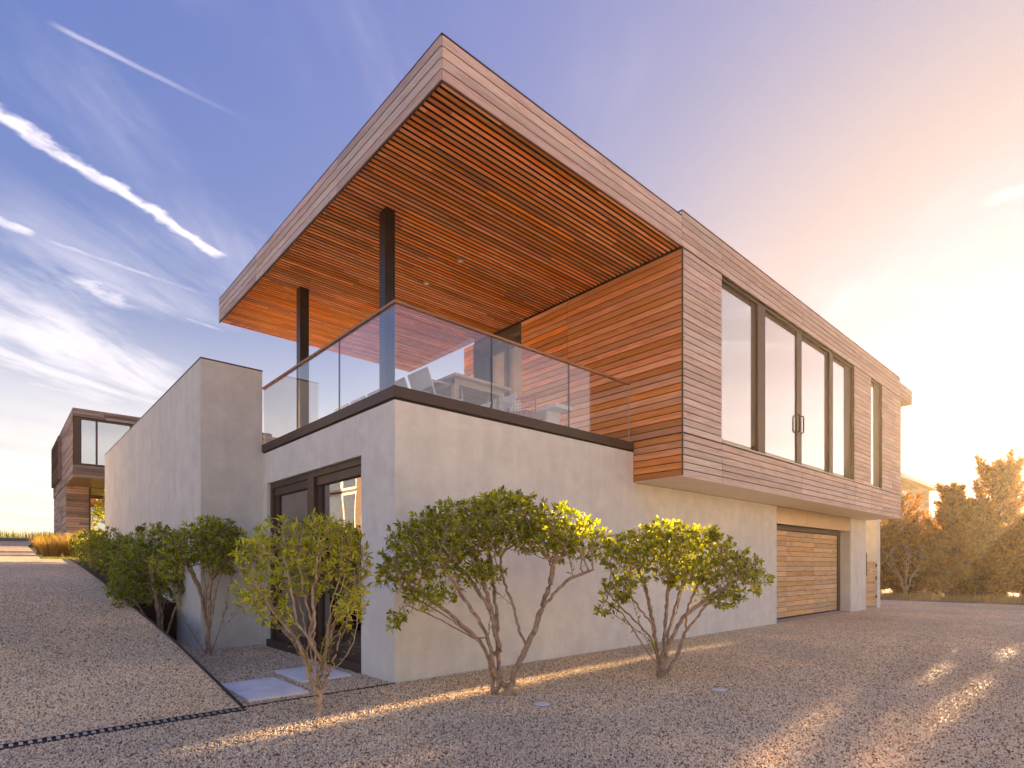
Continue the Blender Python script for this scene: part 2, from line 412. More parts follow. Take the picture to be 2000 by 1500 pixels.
def struct(name, mb, material, **kw):
    o = part(name, mb, material, None, **kw); o['kind'] = 'structure'; return o


_cache = {}


def piece(name, c, dims, material, parent, axis='X', soft=0.0015):
    """one board: length runs along local x; alike boards share their mesh"""
    key = (name, tuple(round(d, 3) for d in dims), material)
    if key not in _cache:
        L, T, H = (d / 2 for d in dims); e = min(soft, T * 0.4)
        mb = MB()   # long edges eased so that they catch light
        mb.prism([(-T, -H + e), (-T + e, -H), (T - e, -H), (T, -H + e), (T, H - e), (T - e, H), (-T + e, H), (-T, H - e)], 'x', -L, L)
        _cache[key] = mb.mesh(name); _cache[key].materials.append(M[material])
    o = bpy.data.objects.new(name, _cache[key]); COL.objects.link(o); o.parent = parent; o.location = c
    if axis == 'Y': o.rotation_euler = (0, 0, R(90))
    return o


def plankX(parent, x0, x1, yface, z0, z1, material='cedar_grey', name='plank', T=0.022, gap=0.017, out=-1):
    jig = rng.uniform(-0.0012, 0.0012)
    return piece(name, ((x0 + x1) / 2, yface - out * T / 2 + jig, (z0 + z1) / 2), (x1 - x0 - 0.009, T, z1 - z0 - gap), material, parent)


def plankY(parent, y0, y1, xface, z0, z1, material='cedar_orange', name='plank', T=0.022, gap=0.017):
    jig = rng.uniform(-0.0012, 0.0012)
    return piece(name, (xface + T / 2 + jig, (y0 + y1) / 2, (z0 + z1) / 2), (y1 - y0 - 0.009, T, z1 - z0 - gap), material, parent, 'Y')


# ------------------------------------------------------------------ ground
RAMP = [(-1, 0.0), (0, 0.0), (0.77, 0.10), (2.9, 0.37), (4.5, 0.53), (7, 0.755), (10.6, 1.09), (15, 1.44), (19.3, 1.735), (20.5, 1.83), (30, 2.45), (36, 2.95), (45, 3.1), (70, 3.3), (200, 3.0)]


def ramp_z(y): return float(np.interp(y, [a for a, _ in RAMP], [b for _, b in RAMP]))


struct('ground', MB().box(-900, 900, -900, 900, -0.6, -0.02), 'earth')
struct('gravel_court', MB().box(-60, 25.4, -40, 16, -0.3, 0.0), 'gravel')
mb = MB(); ys = [0.0, 0.4, 0.77, 1.5, 2.9, 4.5, 7, 9, 10.6, 13, 15, 17, 19.3, 19.301, 20.5, 23, 26, 30, 33, 36, 40, 45]
for i, y in enumerate(ys):
    xr = -1.845 if y < 19.3005 else -2.62 if y < 31 else -2.3
    xl = -14 if y < 25 else -14 + (y - 25) * 1.4 if y < 31 else -5.0
    for k in range(9):
        x = xl + (xr - xl) * k / 8; mb.v.append((x, y, ramp_z(y) + 0.004))
for i in range(len(ys) - 1):
    for k in range(8): a = i * 9 + k; mb.f.append((a, a + 1, a + 10, a + 9))
drive = struct('sloping_driveway', mb, 'gravel')
# planting bed between the drive and the wing wall, held by a steel plate
mb = MB(); yb = [6.7, 9, 11, 13, 15, 17, 19.3, 20.4]
for y in yb:
    for x, dz in ((-1.83, -0.03), (-1.45, 0.03 + rng.uniform(-.02, .03)), (-1.05, 0.0)): mb.v.append((x, y, ramp_z(y) + dz - 0.02))
for i in range(len(yb) - 1):
    for k in range(2): a = i * 3 + k; mb.f.append((a, a + 1, a + 4, a + 3))
struct('planting_bed', mb, 'soil')
# the hill behind: one sheet, from the house's back corner outwards
mb = MB(); gx_ = [-160, -90, -60, -40, -25, -17, -14.2, -10, -6.2, -5.0, -2.3, -1.0, 0.5, 3, 8, 20, 45, 120]; gy_ = [17.2, 19, 20.4, 22, 24, 27, 30, 33, 36, 40, 45, 60, 90, 150, 400]


def hill_z(x, y):
    z = ramp_z(y) - 0.06
    if y > 20.5: z += 0.10 * min(1, max(0, (x + 2.3) / 2)) 
    if y > 27 and x < -5.0: z += 0.30 * min(1, (y - 27) / 6) * min(1, (-5.0 - x) / 2.5)
    if y > 33: z += 0.28 * min(1, (y - 33) / 8)
    return z + 0.10 * mnoise.noise(Vector((x * 0.2, y * 0.2, 0))) * min(1, max(0, (y - 24) / 8))


for y in gy_:
    for x in gx_: mb.v.append((x, y, hill_z(x, y)))
nx = len(gx_)
for i in range(len(gy_) - 1):
    for k in range(nx - 1): a = i * nx + k; mb.f.append((a, a + 1, a + nx + 1, a + nx))
struct('grass_hill', mb, 'turf', smooth=True)
# strip of earth at the far edge of the court
mb = MB(); yy = np.linspace(-40, 12, 60)
for y in yy:
    j = mnoise.noise(Vector((y * 0.6, 3.1, 0))) * 0.25
    for x, z in ((25.15 + j, -0.01), (25.5 + j, 0.06), (27, 0.10), (31, 0.16), (40, 0.2)): mb.v.append((x, float(y), z + 0.02 * mnoise.noise(Vector((x, y * 0.9, 1)))))
for i in range(len(yy) - 1):
    for k in range(4): a = i * 5 + k; mb.f.append((a, a + 1, a + 6, a + 5))
struct('earth_bank', mb, 'earth', smooth=True)


# loose stones where the camera can tell them apart
def pebbles(name, n, zf, region, label_y=None):
    pts = []
    while len(pts) < n:
        d = 3.3 + 10.5 * rng.random() ** 1.3
        if rng.random() < ((d - 3.3) / 10.5) ** 1.5: continue
        u = rng.uniform(-1.0, 1.0) * d
        p = CAMP + CF * d + CR * u
        if not region(p.x, p.y): continue
        pts.append((p.x, p.y, zf(p.x, p.y)))
    me = bpy.data.meshes.new(name); me.from_pydata(pts, [], [])
    o = link(name, me, None); o['kind'] = 'stuff'
    g = bpy.data.node_groups.new(name, 'GeometryNodeTree')
    g.interface.new_socket('Geometry', in_out='INPUT', socket_type='NodeSocketGeometry'); g.interface.new_socket('Geometry', in_out='OUTPUT', socket_type='NodeSocketGeometry')
    t = NT(g); gi = t.new('NodeGroupInput'); go = t.new('NodeGroupOutput')
    ico = t.new('GeometryNodeMeshIcoSphere'); ico.inputs['Radius'].default_value = 0.0085; ico.inputs['Subdivisions'].default_value = 1
    sm = t.new('GeometryNodeSetMaterial'); sm.inputs['Material'].default_value = M['pebble']; t.l.new(ico.outputs[0], sm.inputs[0])
    iop = t.new('GeometryNodeInstanceOnPoints'); t.l.new(gi.outputs[0], iop.inputs['Points']); t.l.new(sm.outputs[0], iop.inputs['Instance'])
    rv = t.new('FunctionNodeRandomValue', data_type='FLOAT_VECTOR'); rv.inputs[0].default_value = (0, 0, 0); rv.inputs[1].default_value = (6.28, 6.28, 6.28); rv.inputs['Seed'].default_value = 3
    rs = t.new('FunctionNodeRandomValue', data_type='FLOAT_VECTOR'); rs.inputs[0].default_value = (0.65, 0.55, 0.45); rs.inputs[1].default_value = (1.6, 1.2, 0.95); rs.inputs['Seed'].default_value = 5
    t.l.new(rv.outputs[0], iop.inputs['Rotation']); t.l.new(rs.outputs[0], iop.inputs['Scale'])
    sa = t.new('GeometryNodeStoreNamedAttribute', data_type='FLOAT', domain='INSTANCE'); sa.inputs['Name'].default_value = 'tone'
    rt = t.new('FunctionNodeRandomValue', data_type='FLOAT'); rt.inputs['Seed'].default_value = 9
    t.l.new(iop.outputs[0], sa.inputs[0])
    vs = [s for s in sa.inputs if s.name == 'Value' and s.enabled][0]; t.l.new([s for s in rt.outputs if s.enabled][0], vs)
    t.l.new(sa.outputs[0], go.inputs[0])
    md = o.modifiers.new('scatter', 'NODES'); md.node_group = g
    return o


def court_ok(x, y):
    if y >= 0.0 and (x < -1.80 or x > -0.02): return False
    if y > 4.8: return False
    for (a, b, c, d) in PAVERS:
        if a - 0.02 < x < b + 0.02 and c - 0.02 < y < d + 0.02: return False
    if -60 < x < -1.8 and -0.17 < y < 0: return False
    return True


PAVERS = [(-1.71, -1.04, 0.19, 1.31), (-0.865, -0.19, 0.81, 1.80)]
pebbles('loose_gravel', 120000, lambda x, y: 0.004, court_ok)
pebbles('driveway_gravel', 60000, lambda x, y: ramp_z(y) + 0.008, lambda x, y: x < -1.86 and 0.0 < y < 13)

# ------------------------------------------------------------------ the house
H = thing('modern_house', 'cedar and concrete house with overhanging cedar roof, glass balcony and garage', 'house')
# concrete storey
mb = MB()
mb.prism([(0, -0.3), (11.295, -0.3), (11.295, 3.055), (5.075, 3.055), (5.075, 3.62), (0, 3.62)], 'y', 0.0, 0.3)
mb.box(0, 0.3, 0.3, 0.9, -0.3, 3.62)
mb.box(0, 0.3, 0.9, 4.62, 3.04, 3.62)
mb.box(0, 0.3, 4.62, 4.87, -0.3, 3.62)
part('concrete_wall', mb, 'concrete', H)
part('garage_pier', MB().box(16.87, 18.42, 0.0, 1.5, -0.3, 3.055), 'concrete', H)
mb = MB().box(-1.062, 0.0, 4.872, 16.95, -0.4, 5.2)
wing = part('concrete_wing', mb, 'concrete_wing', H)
part('coping', MB().box(-1.068, 0.006, 4.866, 16.956, 5.203, 5.225), 'bronze', H)
part('terrace_pier', MB().box(0.03, 0.42, 6.2, 6.6, 3.7, 4.92), 'concrete_wing', H)
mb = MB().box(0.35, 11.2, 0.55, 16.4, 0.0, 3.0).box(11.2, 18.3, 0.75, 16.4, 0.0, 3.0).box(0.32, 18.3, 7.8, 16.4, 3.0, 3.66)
part('sun_block_core', mb, 'dark', H)  # unseen solid core added so the sun cannot shine through the house
# deck with its dark metal edge
deck = part('balcony_deck', MB().box(0.05, 5.3, 0.05, 7.70, 3.63, 3.70), 'table_wood', H)
mb = MB().box(-0.012, 5.075, -0.012, 0.07, 3.655, 3.80).box(-0.012, 0.07, 0.07, 4.868, 3.655, 3.80)
part('balcony_fascia', mb, 'bronze', H)
part('shadow_gap', MB().box(0.010, 5.07, 0.010, 0.3, 3.622, 3.654).box(0.010, 0.3, 0.3, 4.868, 3.622, 3.654), 'dark', H)
# glass balustrade
rail = part('balustrade', MB().box(-0.008, 0.05, -0.008, 4.868, 4.862, 4.893).box(0.05, 4.965, -0.008, 0.05, 4.862, 4.893), 'handrail', H)
for a, b in ((0.03, 1.622), (1.634, 3.222), (3.234, 4.86)): part('glass_panel', MB().box(0.015, 0.029, a, b, 3.803, 4.862), 'rail_glass', rail)
for a, b in ((0.015, 1.622), (1.634, 3.302), (3.314, 4.962)): part('glass_panel', MB().box(a, b, 0.015, 0.029, 3.803, 4.862), 'rail_glass', rail)
for yq in (1.628, 3.228): part('glass_joint', MB().box(0.014, 0.030, yq - 0.006, yq + 0.006, 3.803, 4.861), 'column', rail)
for xq in (1.628, 3.308): part('glass_joint', MB().box(xq - 0.006, xq + 0.006, 0.014, 0.030, 3.803, 4.861), 'column', rail)
part('glass_edge', MB().box(4.9625, 4.968, 0.014, 0.030, 3.803, 4.861), 'sill', rail)
# columns
for x, y, s in ((0.79, 1.57, 0.088), (0.80, 4.92, 0.09)):
    mb = MB().box(x - s, x + s, y - s, y + s, 3.70, 7.06)
    col = part('column', mb, 'column', H); part('base_plate', MB().box(x - 0.13, x + 0.13, y - 0.13, y + 0.13, 3.702, 3.72), 'column', col)
# canopy
ZS = 7.045; P4 = 0.13
can = part('canopy', MB().box(0.028, 5.052, -1.002, 7.71, 7.19, 7.55), 'slatback', H)
part('edge_trim', MB().box(0.003, 5.052, -1.027, -1.004, 7.036, 7.047).box(0.003, 0.026, -1.004, 7.738, 7.036, 7.047), 'bronze', can)
for i in range(4):
    z0 = ZS + 0.004 + i * P4
    plankX(can, 0.012, 5.056, -1.03, z0, z0 + P4, name='fascia_board')
    for a, b in ((-1.018, 1.66), (1.66, 5.24), (5.24, 7.74)): plankY(can, a, b, 0.0, z0, z0 + P4, 'cedar_grey', name='fascia_board')
part('roof_edge', MB().box(0.0, 5.05, -1.034, -1.0, 7.571, 7.583).box(0.0, 0.03, -1.0, 7.74, 7.571, 7.583), 'bronze', can)
y = -0.972; k = 0
while y < 7.70:
    piece('slat', (2.545, y, 7.058), (5.0, 0.040, 0.022), 'slat', can, soft=0.003); y += 0.092; k += 1
for x, y in ((2.485, 1.922), (2.49, 3.03)):
    dl_ = part('downlight', MB().cyl((x, y), 0.062, 7.028, 7.06, 24), 'sill', can, smooth=False)
    part('reflector', MB().cyl((x, y), 0.040, 7.024, 7.0275, 20), 'white', dl_)
# upper storey
U = part('upper_storey', MB().box(5.62, 18.36, -0.90, 5.20, 3.075, 7.62).box(5.40, 5.62, -0.90, 3.06, 3.075, 7.62).box(5.40, 5.62, 4.84, 5.20, 3.075, 7.62).box(5.40, 5.62, 3.06, 4.84, 7.05, 7.62).box(5.40, 5.62, 3.06, 4.84, 3.075, 3.70).box(5.104, 5.40, -1.0, 3.06, 3.075, 7.04).box(5.104, 5.40, 4.84, 5.20, 3.075, 7.04)
         .box(5.40, 6.45, -1.005, -0.90, 3.075, 7.62).box(6.45, 13.88, -1.005, -0.90, 3.075, 3.80).box(6.45, 13.88, -1.005, -0.90, 7.03, 7.62)
         .box(13.88, 15.32, -1.005, -0.90, 3.075, 7.62).box(15.32, 16.39, -1.005, -0.90, 3.075, 3.80).box(15.32, 16.39, -1.005, -0.90, 7.03, 7.62).box(16.39, 18.36, -1.005, -0.90, 3.075, 7.62)
         .box(5.09, 5.40, -1.0, 5.2, 7.56, 7.62), 'dark', H)
part('underside_panel', MB().box(5.085, 18.395, -1.026, 0.0, 3.06, 3.074), 'soffit', U)
part('corner_trim', MB().box(5.085, 5.10, -1.026, -1.004, 3.076, 7.66), 'bronze', U)
part('roof_edge', MB().box(5.06, 18.30, -1.034, -1.0, 7.672, 7.684).box(5.06, 5.09, -1.0, 5.2, 7.672, 7.684), 'bronze', U)
ZD = 3.815
for i in range(5):
    z0 = 7.049 + i * 0.1245
    for a, b in ((5.058, 6.455), (6.455, 10.24), (10.24, 13.92), (13.92, 18.30)): plankX(U, a, b, -1.03, z0, z0 + 0.1245)
for i in range(26):
    z0 = ZD + 0.012 + i * (7.04 - ZD - 0.012) / 26; z1 = ZD + 0.012 + (i + 1) * (7.04 - ZD - 0.012) / 26
    if i == 25: z1 -= 0.01
    for a, b in ((5.102, 6.455), (13.885, 15.315)): plankX(U, a, b, -1.03, z0, z1)
    j = rng.choice((17.0, 17.4, 17.8))
    plankX(U, 16.395, j, -1.03, z0, z1); plankX(U, j, 18.395, -1.03, z0, z1)
    plankY(U, -1.008, 1.67, 5.08, z0, z1); plankY(U, 1.67, 3.08, 5.08, z0, z1)
    plankY(U, 4.83, 5.22, 5.08, z0, z1)
for i in range(6):
    z0 = 3.062 + i * (ZD - 3.062) / 6; z1 = 3.062 + (i + 1) * (ZD - 3.062) / 6
    for a, b in ((5.102, 6.475), (6.475, 10.24), (10.24, 13.95), (13.95, 15.35), (15.35, 16.42), (16.42, 18.395)): plankX(U, a, b, -1.03, z0, z1)
    plankY(U, -1.008, 0.0 if z0 < 3.6 else 0.05, 5.08, z0, z1)
# overhang at the far end of the roof
ov = part('end_overhang', MB().box(18.32, 19.74, -1.002, 4.5, 7.06, 7.50), 'soffit', H)
for i in range(4): plankX(ov, 18.302, 19.77, -1.03, 7.049 + i * 0.1245, 7.049 + (i + 1) * 0.1245)


def big_window(name, x0, x1, z0, z1, yb, posts, panes, handle=None):
    fr = part(name, MB().box(x0, x0 + 0.05, yb, -0.985, z0, z1).box(x1 - 0.06, x1, yb, -0.985, z0, z1).box(x0 + 0.05, x1 - 0.06, yb, -0.985, z1 - 0.06, z1)
              .box(x0 + 0.05, x1 - 0.06, yb + 0.001, -0.93, z1 - 0.20, z1 - 0.0605), 'bronze', U)
    part('sill', MB().box(x0 + 0.05, x1 - 0.06, yb, -1.02, z0 + 0.002, z0 + 0.03).box(x0 + 0.05, x1 - 0.06, yb + 0.002, -0.945, z0 + 0.031, z0 + 0.16), 'sill', fr)
    for a, b, yf in posts: part('mullion', MB().box(a, b, yb + 0.003, yf, z0 + 0.032, z1 - 0.062), 'bronze', fr)
    for a, b in panes:
        part('pane', MB().box(a, b, -0.955, -0.948, z0 + 0.10, z1 - 0.19), 'win_glass', fr)
        part('roller_blind_or_dark_sheet', MB().box(a, b, -0.925, -0.92, z0 + 0.10, z1 - 0.19), 'blind_grey', fr)
    if handle:
        for hx in handle: part('handle', MB().tube([(hx, -0.97, 4.62), (hx, -1.03, 4.64), (hx, -1.035, 4.7), (hx, -1.035, 4.95), (hx, -1.03, 5.01), (hx, -0.97, 5.03)], 0.018, 6), 'column', fr)
    return fr


big_window('window', 6.462, 13.875, 3.84, 7.035, -0.898,
           [(7.80, 8.06, -0.945), (8.06, 8.40, -0.99), (10.08, 10.36, -0.98), (11.85, 12.12, -0.945), (12.12, 12.36, -0.99), (13.25, 13.815, -0.945)],
           [(6.51, 7.80), (8.40, 10.08), (10.36, 11.85), (12.36, 13.25)], (10.12, 10.33))
big_window('narrow_window', 15.325, 16.385, 3.84, 7.035, -0.898, [(15.78, 16.325, -0.96)], [(15.375, 15.78)])
# balcony door
bd_ = part('balcony_door', MB().box(5.42, 5.50, 3.07, 3.16, 3.70, 7.04).box(5.42, 5.50, 3.16, 4.83, 6.80, 7.04).box(5.42, 5.50, 4.70, 4.83, 3.70, 6.80).box(5.42, 5.50, 3.95, 4.05, 3.70, 6.80), 'bronze', H)
part('jamb', MB().box(5.104, 5.42, 3.06, 3.08, 3.7, 7.04).box(5.104, 5.42, 4.82, 4.84, 3.7, 7.04), 'bronze', bd_)
part('header', MB().box(5.12, 5.42, 3.081, 4.819, 6.86, 7.04), 'bronze', bd_)
for a, b in ((3.16, 3.95), (4.05, 4.70)):
    part('pane', MB().box(5.45, 5.456, a, b, 3.72, 6.80), 'rail_glass', bd_)
mb = MB(); n = 40
for i in range(n + 1):
    yq = 3.16 + 1.5 * i / n; xq = 5.56 + 0.02 * math.sin(i * 1.9)
    mb.v += [(xq, yq, 3.72), (xq, yq, 6.8)]
mb.f = [(2 * i, 2 * i + 2, 2 * i + 3, 2 * i + 1) for i in range(n)]
U_room = part('curtain', mb, 'curtain', bd_)
# terrace door in the concrete storey
D = part('terrace_door', MB().box(0.06, 0.20, 0.905, 0.96, 0.13, 3.035).box(0.06, 0.20, 4.50, 4.615, 0.13, 3.035).box(0.06, 0.20, 0.96, 4.50, 2.94, 3.035)
         .box(0.09, 0.20, 0.96, 4.50, 2.80, 2.938), 'bronze', H)
part('sill', MB().box(-0.015, 0.20, 0.903, 4.617, -0.02, 0.13), 'bronze', D)
part('mullion', MB().box(0.05, 0.20, 2.62, 2.86, 0.131, 2.938), 'bronze', D)
part('sash', MB().box(0.11, 0.19, 2.862, 3.02, 0.131, 2.798).box(0.11, 0.19, 4.38, 4.498, 0.131, 2.798).box(0.11, 0.19, 3.02, 4.38, 0.131, 0.27), 'bronze', D)
part('sash', MB().box(0.11, 0.19, 0.962, 1.02, 0.131, 2.798).box(0.11, 0.19, 2.50, 2.618, 0.131, 2.798).box(0.11, 0.19, 1.02, 2.50, 0.131, 0.27), 'bronze', D)
part('pane', MB().box(0.145, 0.151, 3.02, 4.38, 0.27, 2.798), 'door_glass', D)
part('pane', MB().box(0.145, 0.151, 1.02, 2.50, 0.27, 2.798), 'door_glass', D)
part('roller_blind_or_dark_sheet', MB().box(0.185, 0.189, 3.02, 4.38, 0.27, 2.80), 'blind_brown', D)
part('roller_blind_or_dark_sheet', MB().box(0.24, 0.244, 1.02, 2.50, 0.2, 2.80), 'dark', D)  # no blind: dark sheet standing for the unlit room behind this pane
# garage
for a, b in ((11.297, 12.28), (12.284, 13.30), (13.304, 15.15), (15.154, 16.868)): part('lintel_panel', MB().box(a, b, 0.012 + rng.uniform(0, .004), 0.05, 2.612, 3.058), 'bronze_light', H)
part('lintel_core', MB().box(11.297, 16.868, 0.055, 0.7, 2.63, 3.05), 'dark', H)
G = part('garage_door', MB().box(11.3, 16.70, 0.372, 0.40, 0.02, 2.62), 'dark', H)
part('door_frame', MB().box(16.705, 16.868, 0.30, 0.42, 0.02, 2.61).box(11.3, 16.70, 0.28, 0.36, 2.50, 2.615), 'bronze', G)
rows = 17
for i in range(rows):
    z0 = 0.06 + i * 2.42 / rows; z1 = z0 + 2.42 / rows
    for a, b in ((11.3, 12.78), (12.78, 14.78), (14.78, 16.70)): plankX(G, a, b, 0.35, z0, z1, 'garage_wood', 'door_board', 0.02, 0.012)
part('bottom_seal', MB().box(11.3, 16.70, 0.352, 0.37, 0.022, 0.058), 'dark', G)
part('threshold', MB().box(11.3, 16.866, -0.02, 0.42, -0.1, 0.02), 'threshold', H)
# side yard: wall, post and gate
part('yard_wall', MB().box(18.43, 20.3, 1.55, 1.8, -0.1, 3.4).box(18.30, 18.42, 1.51, 3.0, -0.1, 3.055), 'soffit', H)
post = part('gate_post', MB().box(19.62, 20.0, 0.0, 0.36, -0.1, 3.4), 'concrete', H)
gate = part('gate', MB().box(18.53, 18.57, 0.06, 0.10, 0.06, 1.62).box(19.54, 19.58, 0.06, 0.10, 0.06, 1.62).box(18.57, 19.54, 0.062, 0.10, 0.06, 0.10), 'bronze', H)
for i in range(14): plankX(gate, 18.53, 19.58, 0.03, 0.08 + i * 0.111, 0.08 + (i + 1) * 0.111, 'garage_wood', 'gate_board', 0.022, 0.012)
for z in (0.35, 1.0, 1.45): part('hinge', MB().box(19.57, 19.64, 0.0, 0.03, z, z + 0.12), 'bronze', gate)
part('latch_bar', MB().box(18.475, 18.525, 0.0, 0.04, 1.15, 1.95), 'bronze', gate)

# ------------------------------------------------------------------ things set in the gravel
PL = ('square pale paver nearest the steel edging, whole and clear', 'square pale paver beside the terrace door, partly behind the light green shrub')
for (a, b, c, d), lb in zip(PAVERS, PL):
    mb = MB(); e = 0.006
    mb.prism([(a, 0.0), (b, 0.0), (b, 0.024), (b - e, 0.03), (a + e, 0.03), (a, 0.024)], 'y', c, d)
    tag(part('paver', mb, 'paver', None), lb, 'paver', 'pale pavers in front of the terrace door')
T = thing('trench_drain', 'long slotted black trench drain across the foot of the gravel driveway', 'drain', (-1.84, -0.09, 0))
part('channel', MB().box(-9.0, 0.0, -0.07, -0.058, -0.1, 0.014).box(-9.0, 0.0, 0.058, 0.07, -0.1, 0.014), 'steel', T)
part('channel_floor', MB().box(-9.0, 0.0, -0.057, 0.057, 0.001, 0.004), 'dark', T)
mb = MB(); x = -8.98
while x < -0.03: mb.box(x, x + 0.028, -0.056, 0.056, 0.005, 0.012); x += 0.062
gb = part('grate', mb, 'sill', T); gb['kind'] = 'stuff'
mb = MB().box(-1.842, -0.005, -0.028, -0.018, -0.1, 0.016)
tag(part('steel_edging', mb, 'steel', None), 'thin rusty steel edging running from the drain to the concrete corner', 'edging', 'steel edgings in the gravel')
mb = MB(); yq = [0, 0.77, 2.9, 4.5, 6.7, 9, 10.6, 13, 15, 17, 19.3]
mb.prism([(0.0, -0.2)] + [(19.3, 1.2)] + [(q, ramp_z(q) + 0.035) for q in reversed(yq)], 'x', -1.844, -1.834)
tag(part('steel_edging', mb, 'steel', None), 'long rusty steel edging rising along the sloping driveway', 'edging', 'steel edgings in the gravel')
tag(part('retaining_plate', MB().box(-1.833, -1.064, 6.68, 6.70, -0.1, 0.76), 'steel', None), 'dark rusty steel retaining plate between driveway edging and wing wall', 'retaining plate')
for (x, y), lb in (((0.596, -2.053), 'round ground cap in the gravel before the two trunked shrub'), ((2.675, -2.98), 'round ground cap in the open gravel right of the rounded shrub')):
    c = thing('ground_cap', lb, 'ground cap', (x, y, 0), 0, 'round caps in the gravel')
    part('ring', MB().cyl((0, 0), 0.115, -0.02, 0.010, 24), 'cap_metal', c); part('lens', MB().cyl((0, 0), 0.085, 0.0105, 0.014, 24), 'paver', c)

# ------------------------------------------------------------------ balcony furniture (deck at 3.70)
t = thing('dining_table', 'long pale wooden dining table on the balcony behind the glass', 'table', (2.0, 2.2, 3.70))
part('tabletop', MB().box(-0.575, 0.575, -1.56, 1.56, 0.71, 0.75), 'table_wood', t)
part('apron', MB().box(-0.50, 0.50, -1.45, -1.42, 0.62, 0.71).box(-0.50, 0.50, 1.42, 1.45, 0.62, 0.71).box(-0.50, -0.47, -1.42, 1.42, 0.62, 0.71).box(0.47, 0.50, -1.42, 1.42, 0.62, 0.71), 'table_wood', t)
for sx in (-1, 1):
    for sy in (-1, 1): part('leg', MB().box(sx * 0.46 - 0.04, sx * 0.46 + 0.04, sy * 1.40 - 0.04, sy * 1.40 + 0.04, 0, 0.709), 'table_wood', t)


def copy_thing(o, loc, rz):
    r = o.copy(); COL.objects.link(r); r.location = loc; r.rotation_euler = (0, 0, rz)
    for c in list(o.children):
        d = c.copy(); COL.objects.link(d); d.parent = r
        for g in list(c.children): e_ = g.copy(); COL.objects.link(e_); e_.parent = d
    return r


CH = thing('chair', '', 'chair', (1.47, 1.17, 3.70), 0, 'white sling chairs round the dining table')   # faces +x
for s in (-1, 1):
    part('side_frame', MB().tube([(0.30, s * 0.27, 0.0), (0.28, s * 0.27, 0.43)], 0.014, 6).tube([(-0.34, s * 0.27, 0.0), (-0.22, s * 0.27, 0.42), (-0.30, s * 0.27, 0.62), (-0.38, s * 0.27, 0.82)], 0.014, 6)
         .tube([(-0.22, s * 0.27, 0.42), (0.28, s * 0.27, 0.44)], 0.013, 6).tube([(-0.31, s * 0.275, 0.64), (0.26, s * 0.285, 0.64), (0.29, s * 0.275, 0.44)], 0.013, 6), 'white', CH)
mb = MB()
for i in range(7):
    u = i / 6; mb.v += [(-0.20 + 0.48 * u, -0.255, 0.445 - 0.025 * math.sin(u * 3.14)), (-0.20 + 0.48 * u, 0.255, 0.445 - 0.025 * math.sin(u * 3.14))]
mb.f = [(2 * i, 2 * i + 2, 2 * i + 3, 2 * i + 1) for i in range(6)]
part('seat', mb, 'sling', CH)
part('back', MB().prism([(-0.378, 0.81), (-0.285, 0.565), (-0.279, 0.565), (-0.372, 0.81)], 'y', -0.255, 0.255), 'sling', CH)
part('crossbar', MB().tube([(-0.38, -0.27, 0.815), (-0.38, 0.27, 0.815)], 0.013, 6).tube([(-0.27, -0.27, 0.57), (-0.27, 0.27, 0.57)], 0.011, 6), 'white', CH)
labs = ['white sling chair nearest the glass corner, on the column side of the table', 'second white sling chair from the glass corner, on the column side', 'third white sling chair from the glass corner, mostly below the balcony edge', 'fourth white sling chair from the glass corner, only its back showing', 'farthest white sling chair on the column side, near the end column']
for i, yq in enumerate((1.17, 1.83, 2.5, 3.15, 3.8)):
    c = CH if i == 0 else copy_thing(CH, (1.47, yq, 3.70), 0); c['label'] = labs[i]
labs = ['white sling chair on the cedar wall side of the table, nearest the front glass', 'white sling chair on the cedar wall side, second from the front glass', 'white sling chair on the cedar wall side, third from the front glass']
for i, yq in enumerate((1.25, 1.95, 2.65)):
    c = copy_thing(CH, (2.62, yq, 3.70), R(180)); c['label'] = labs[i]
rc = thing('wire_chair', 'red wire mesh chair between the table and the low bench', 'chair', (3.02, 0.95, 3.70), R(200))
mb = MB()
for i in range(9):
    a = -0.24 + i * 0.06; mb.tube([(-0.20, a, 0.78), (-0.16, a, 0.48), (0.22, a, 0.44)], 0.0045, 4)
for i in range(11):
    u = i / 10; x_, z_ = ((-0.20 + 0.04 * u * 2, 0.78 - 0.30 * u * 2) if u < 0.5 else (-0.16 + 0.38 * (u - 0.5) * 2, 0.48 - 0.04 * (u - 0.5) * 2))
    mb.tube([(x_, -0.25, z_), (x_, 0.25, z_)], 0.0045, 4)
part('wire_shell', mb, 'red', rc)
part('rim', MB().tube([(0.22, -0.26, 0.44), (-0.16, -0.26, 0.48), (-0.21, -0.24, 0.80), (-0.21, 0.24, 0.80), (-0.16, 0.26, 0.48), (0.22, 0.26, 0.44), (0.22, -0.26, 0.44)], 0.009, 6), 'red', rc)
for sx in (-1, 1):
    for sy in (-1, 1): part('leg', MB().tube([(sx * 0.14, sy * 0.18, 0.45), (sx * 0.2, sy * 0.22, 0.0)], 0.009, 6), 'red', rc)
bn_ = thing('bench', 'long white bench beside the cedar wall behind the front glass', 'bench', (3.36, 0.36, 3.70))
part('seat', MB().box(0, 0.42, 0, 1.7, 0.53, 0.60), 'white', bn_)
for yq in (0.25, 1.35): part('leg', MB().box(0.05, 0.37, yq, yq + 0.06, 0, 0.529), 'white', bn_)

# ------------------------------------------------------------------ the far house on the hill
F = thing('hill_house', 'silvered cedar house with projecting upper storey beyond the wing wall', 'house', (-1.18, 26.0, 0))


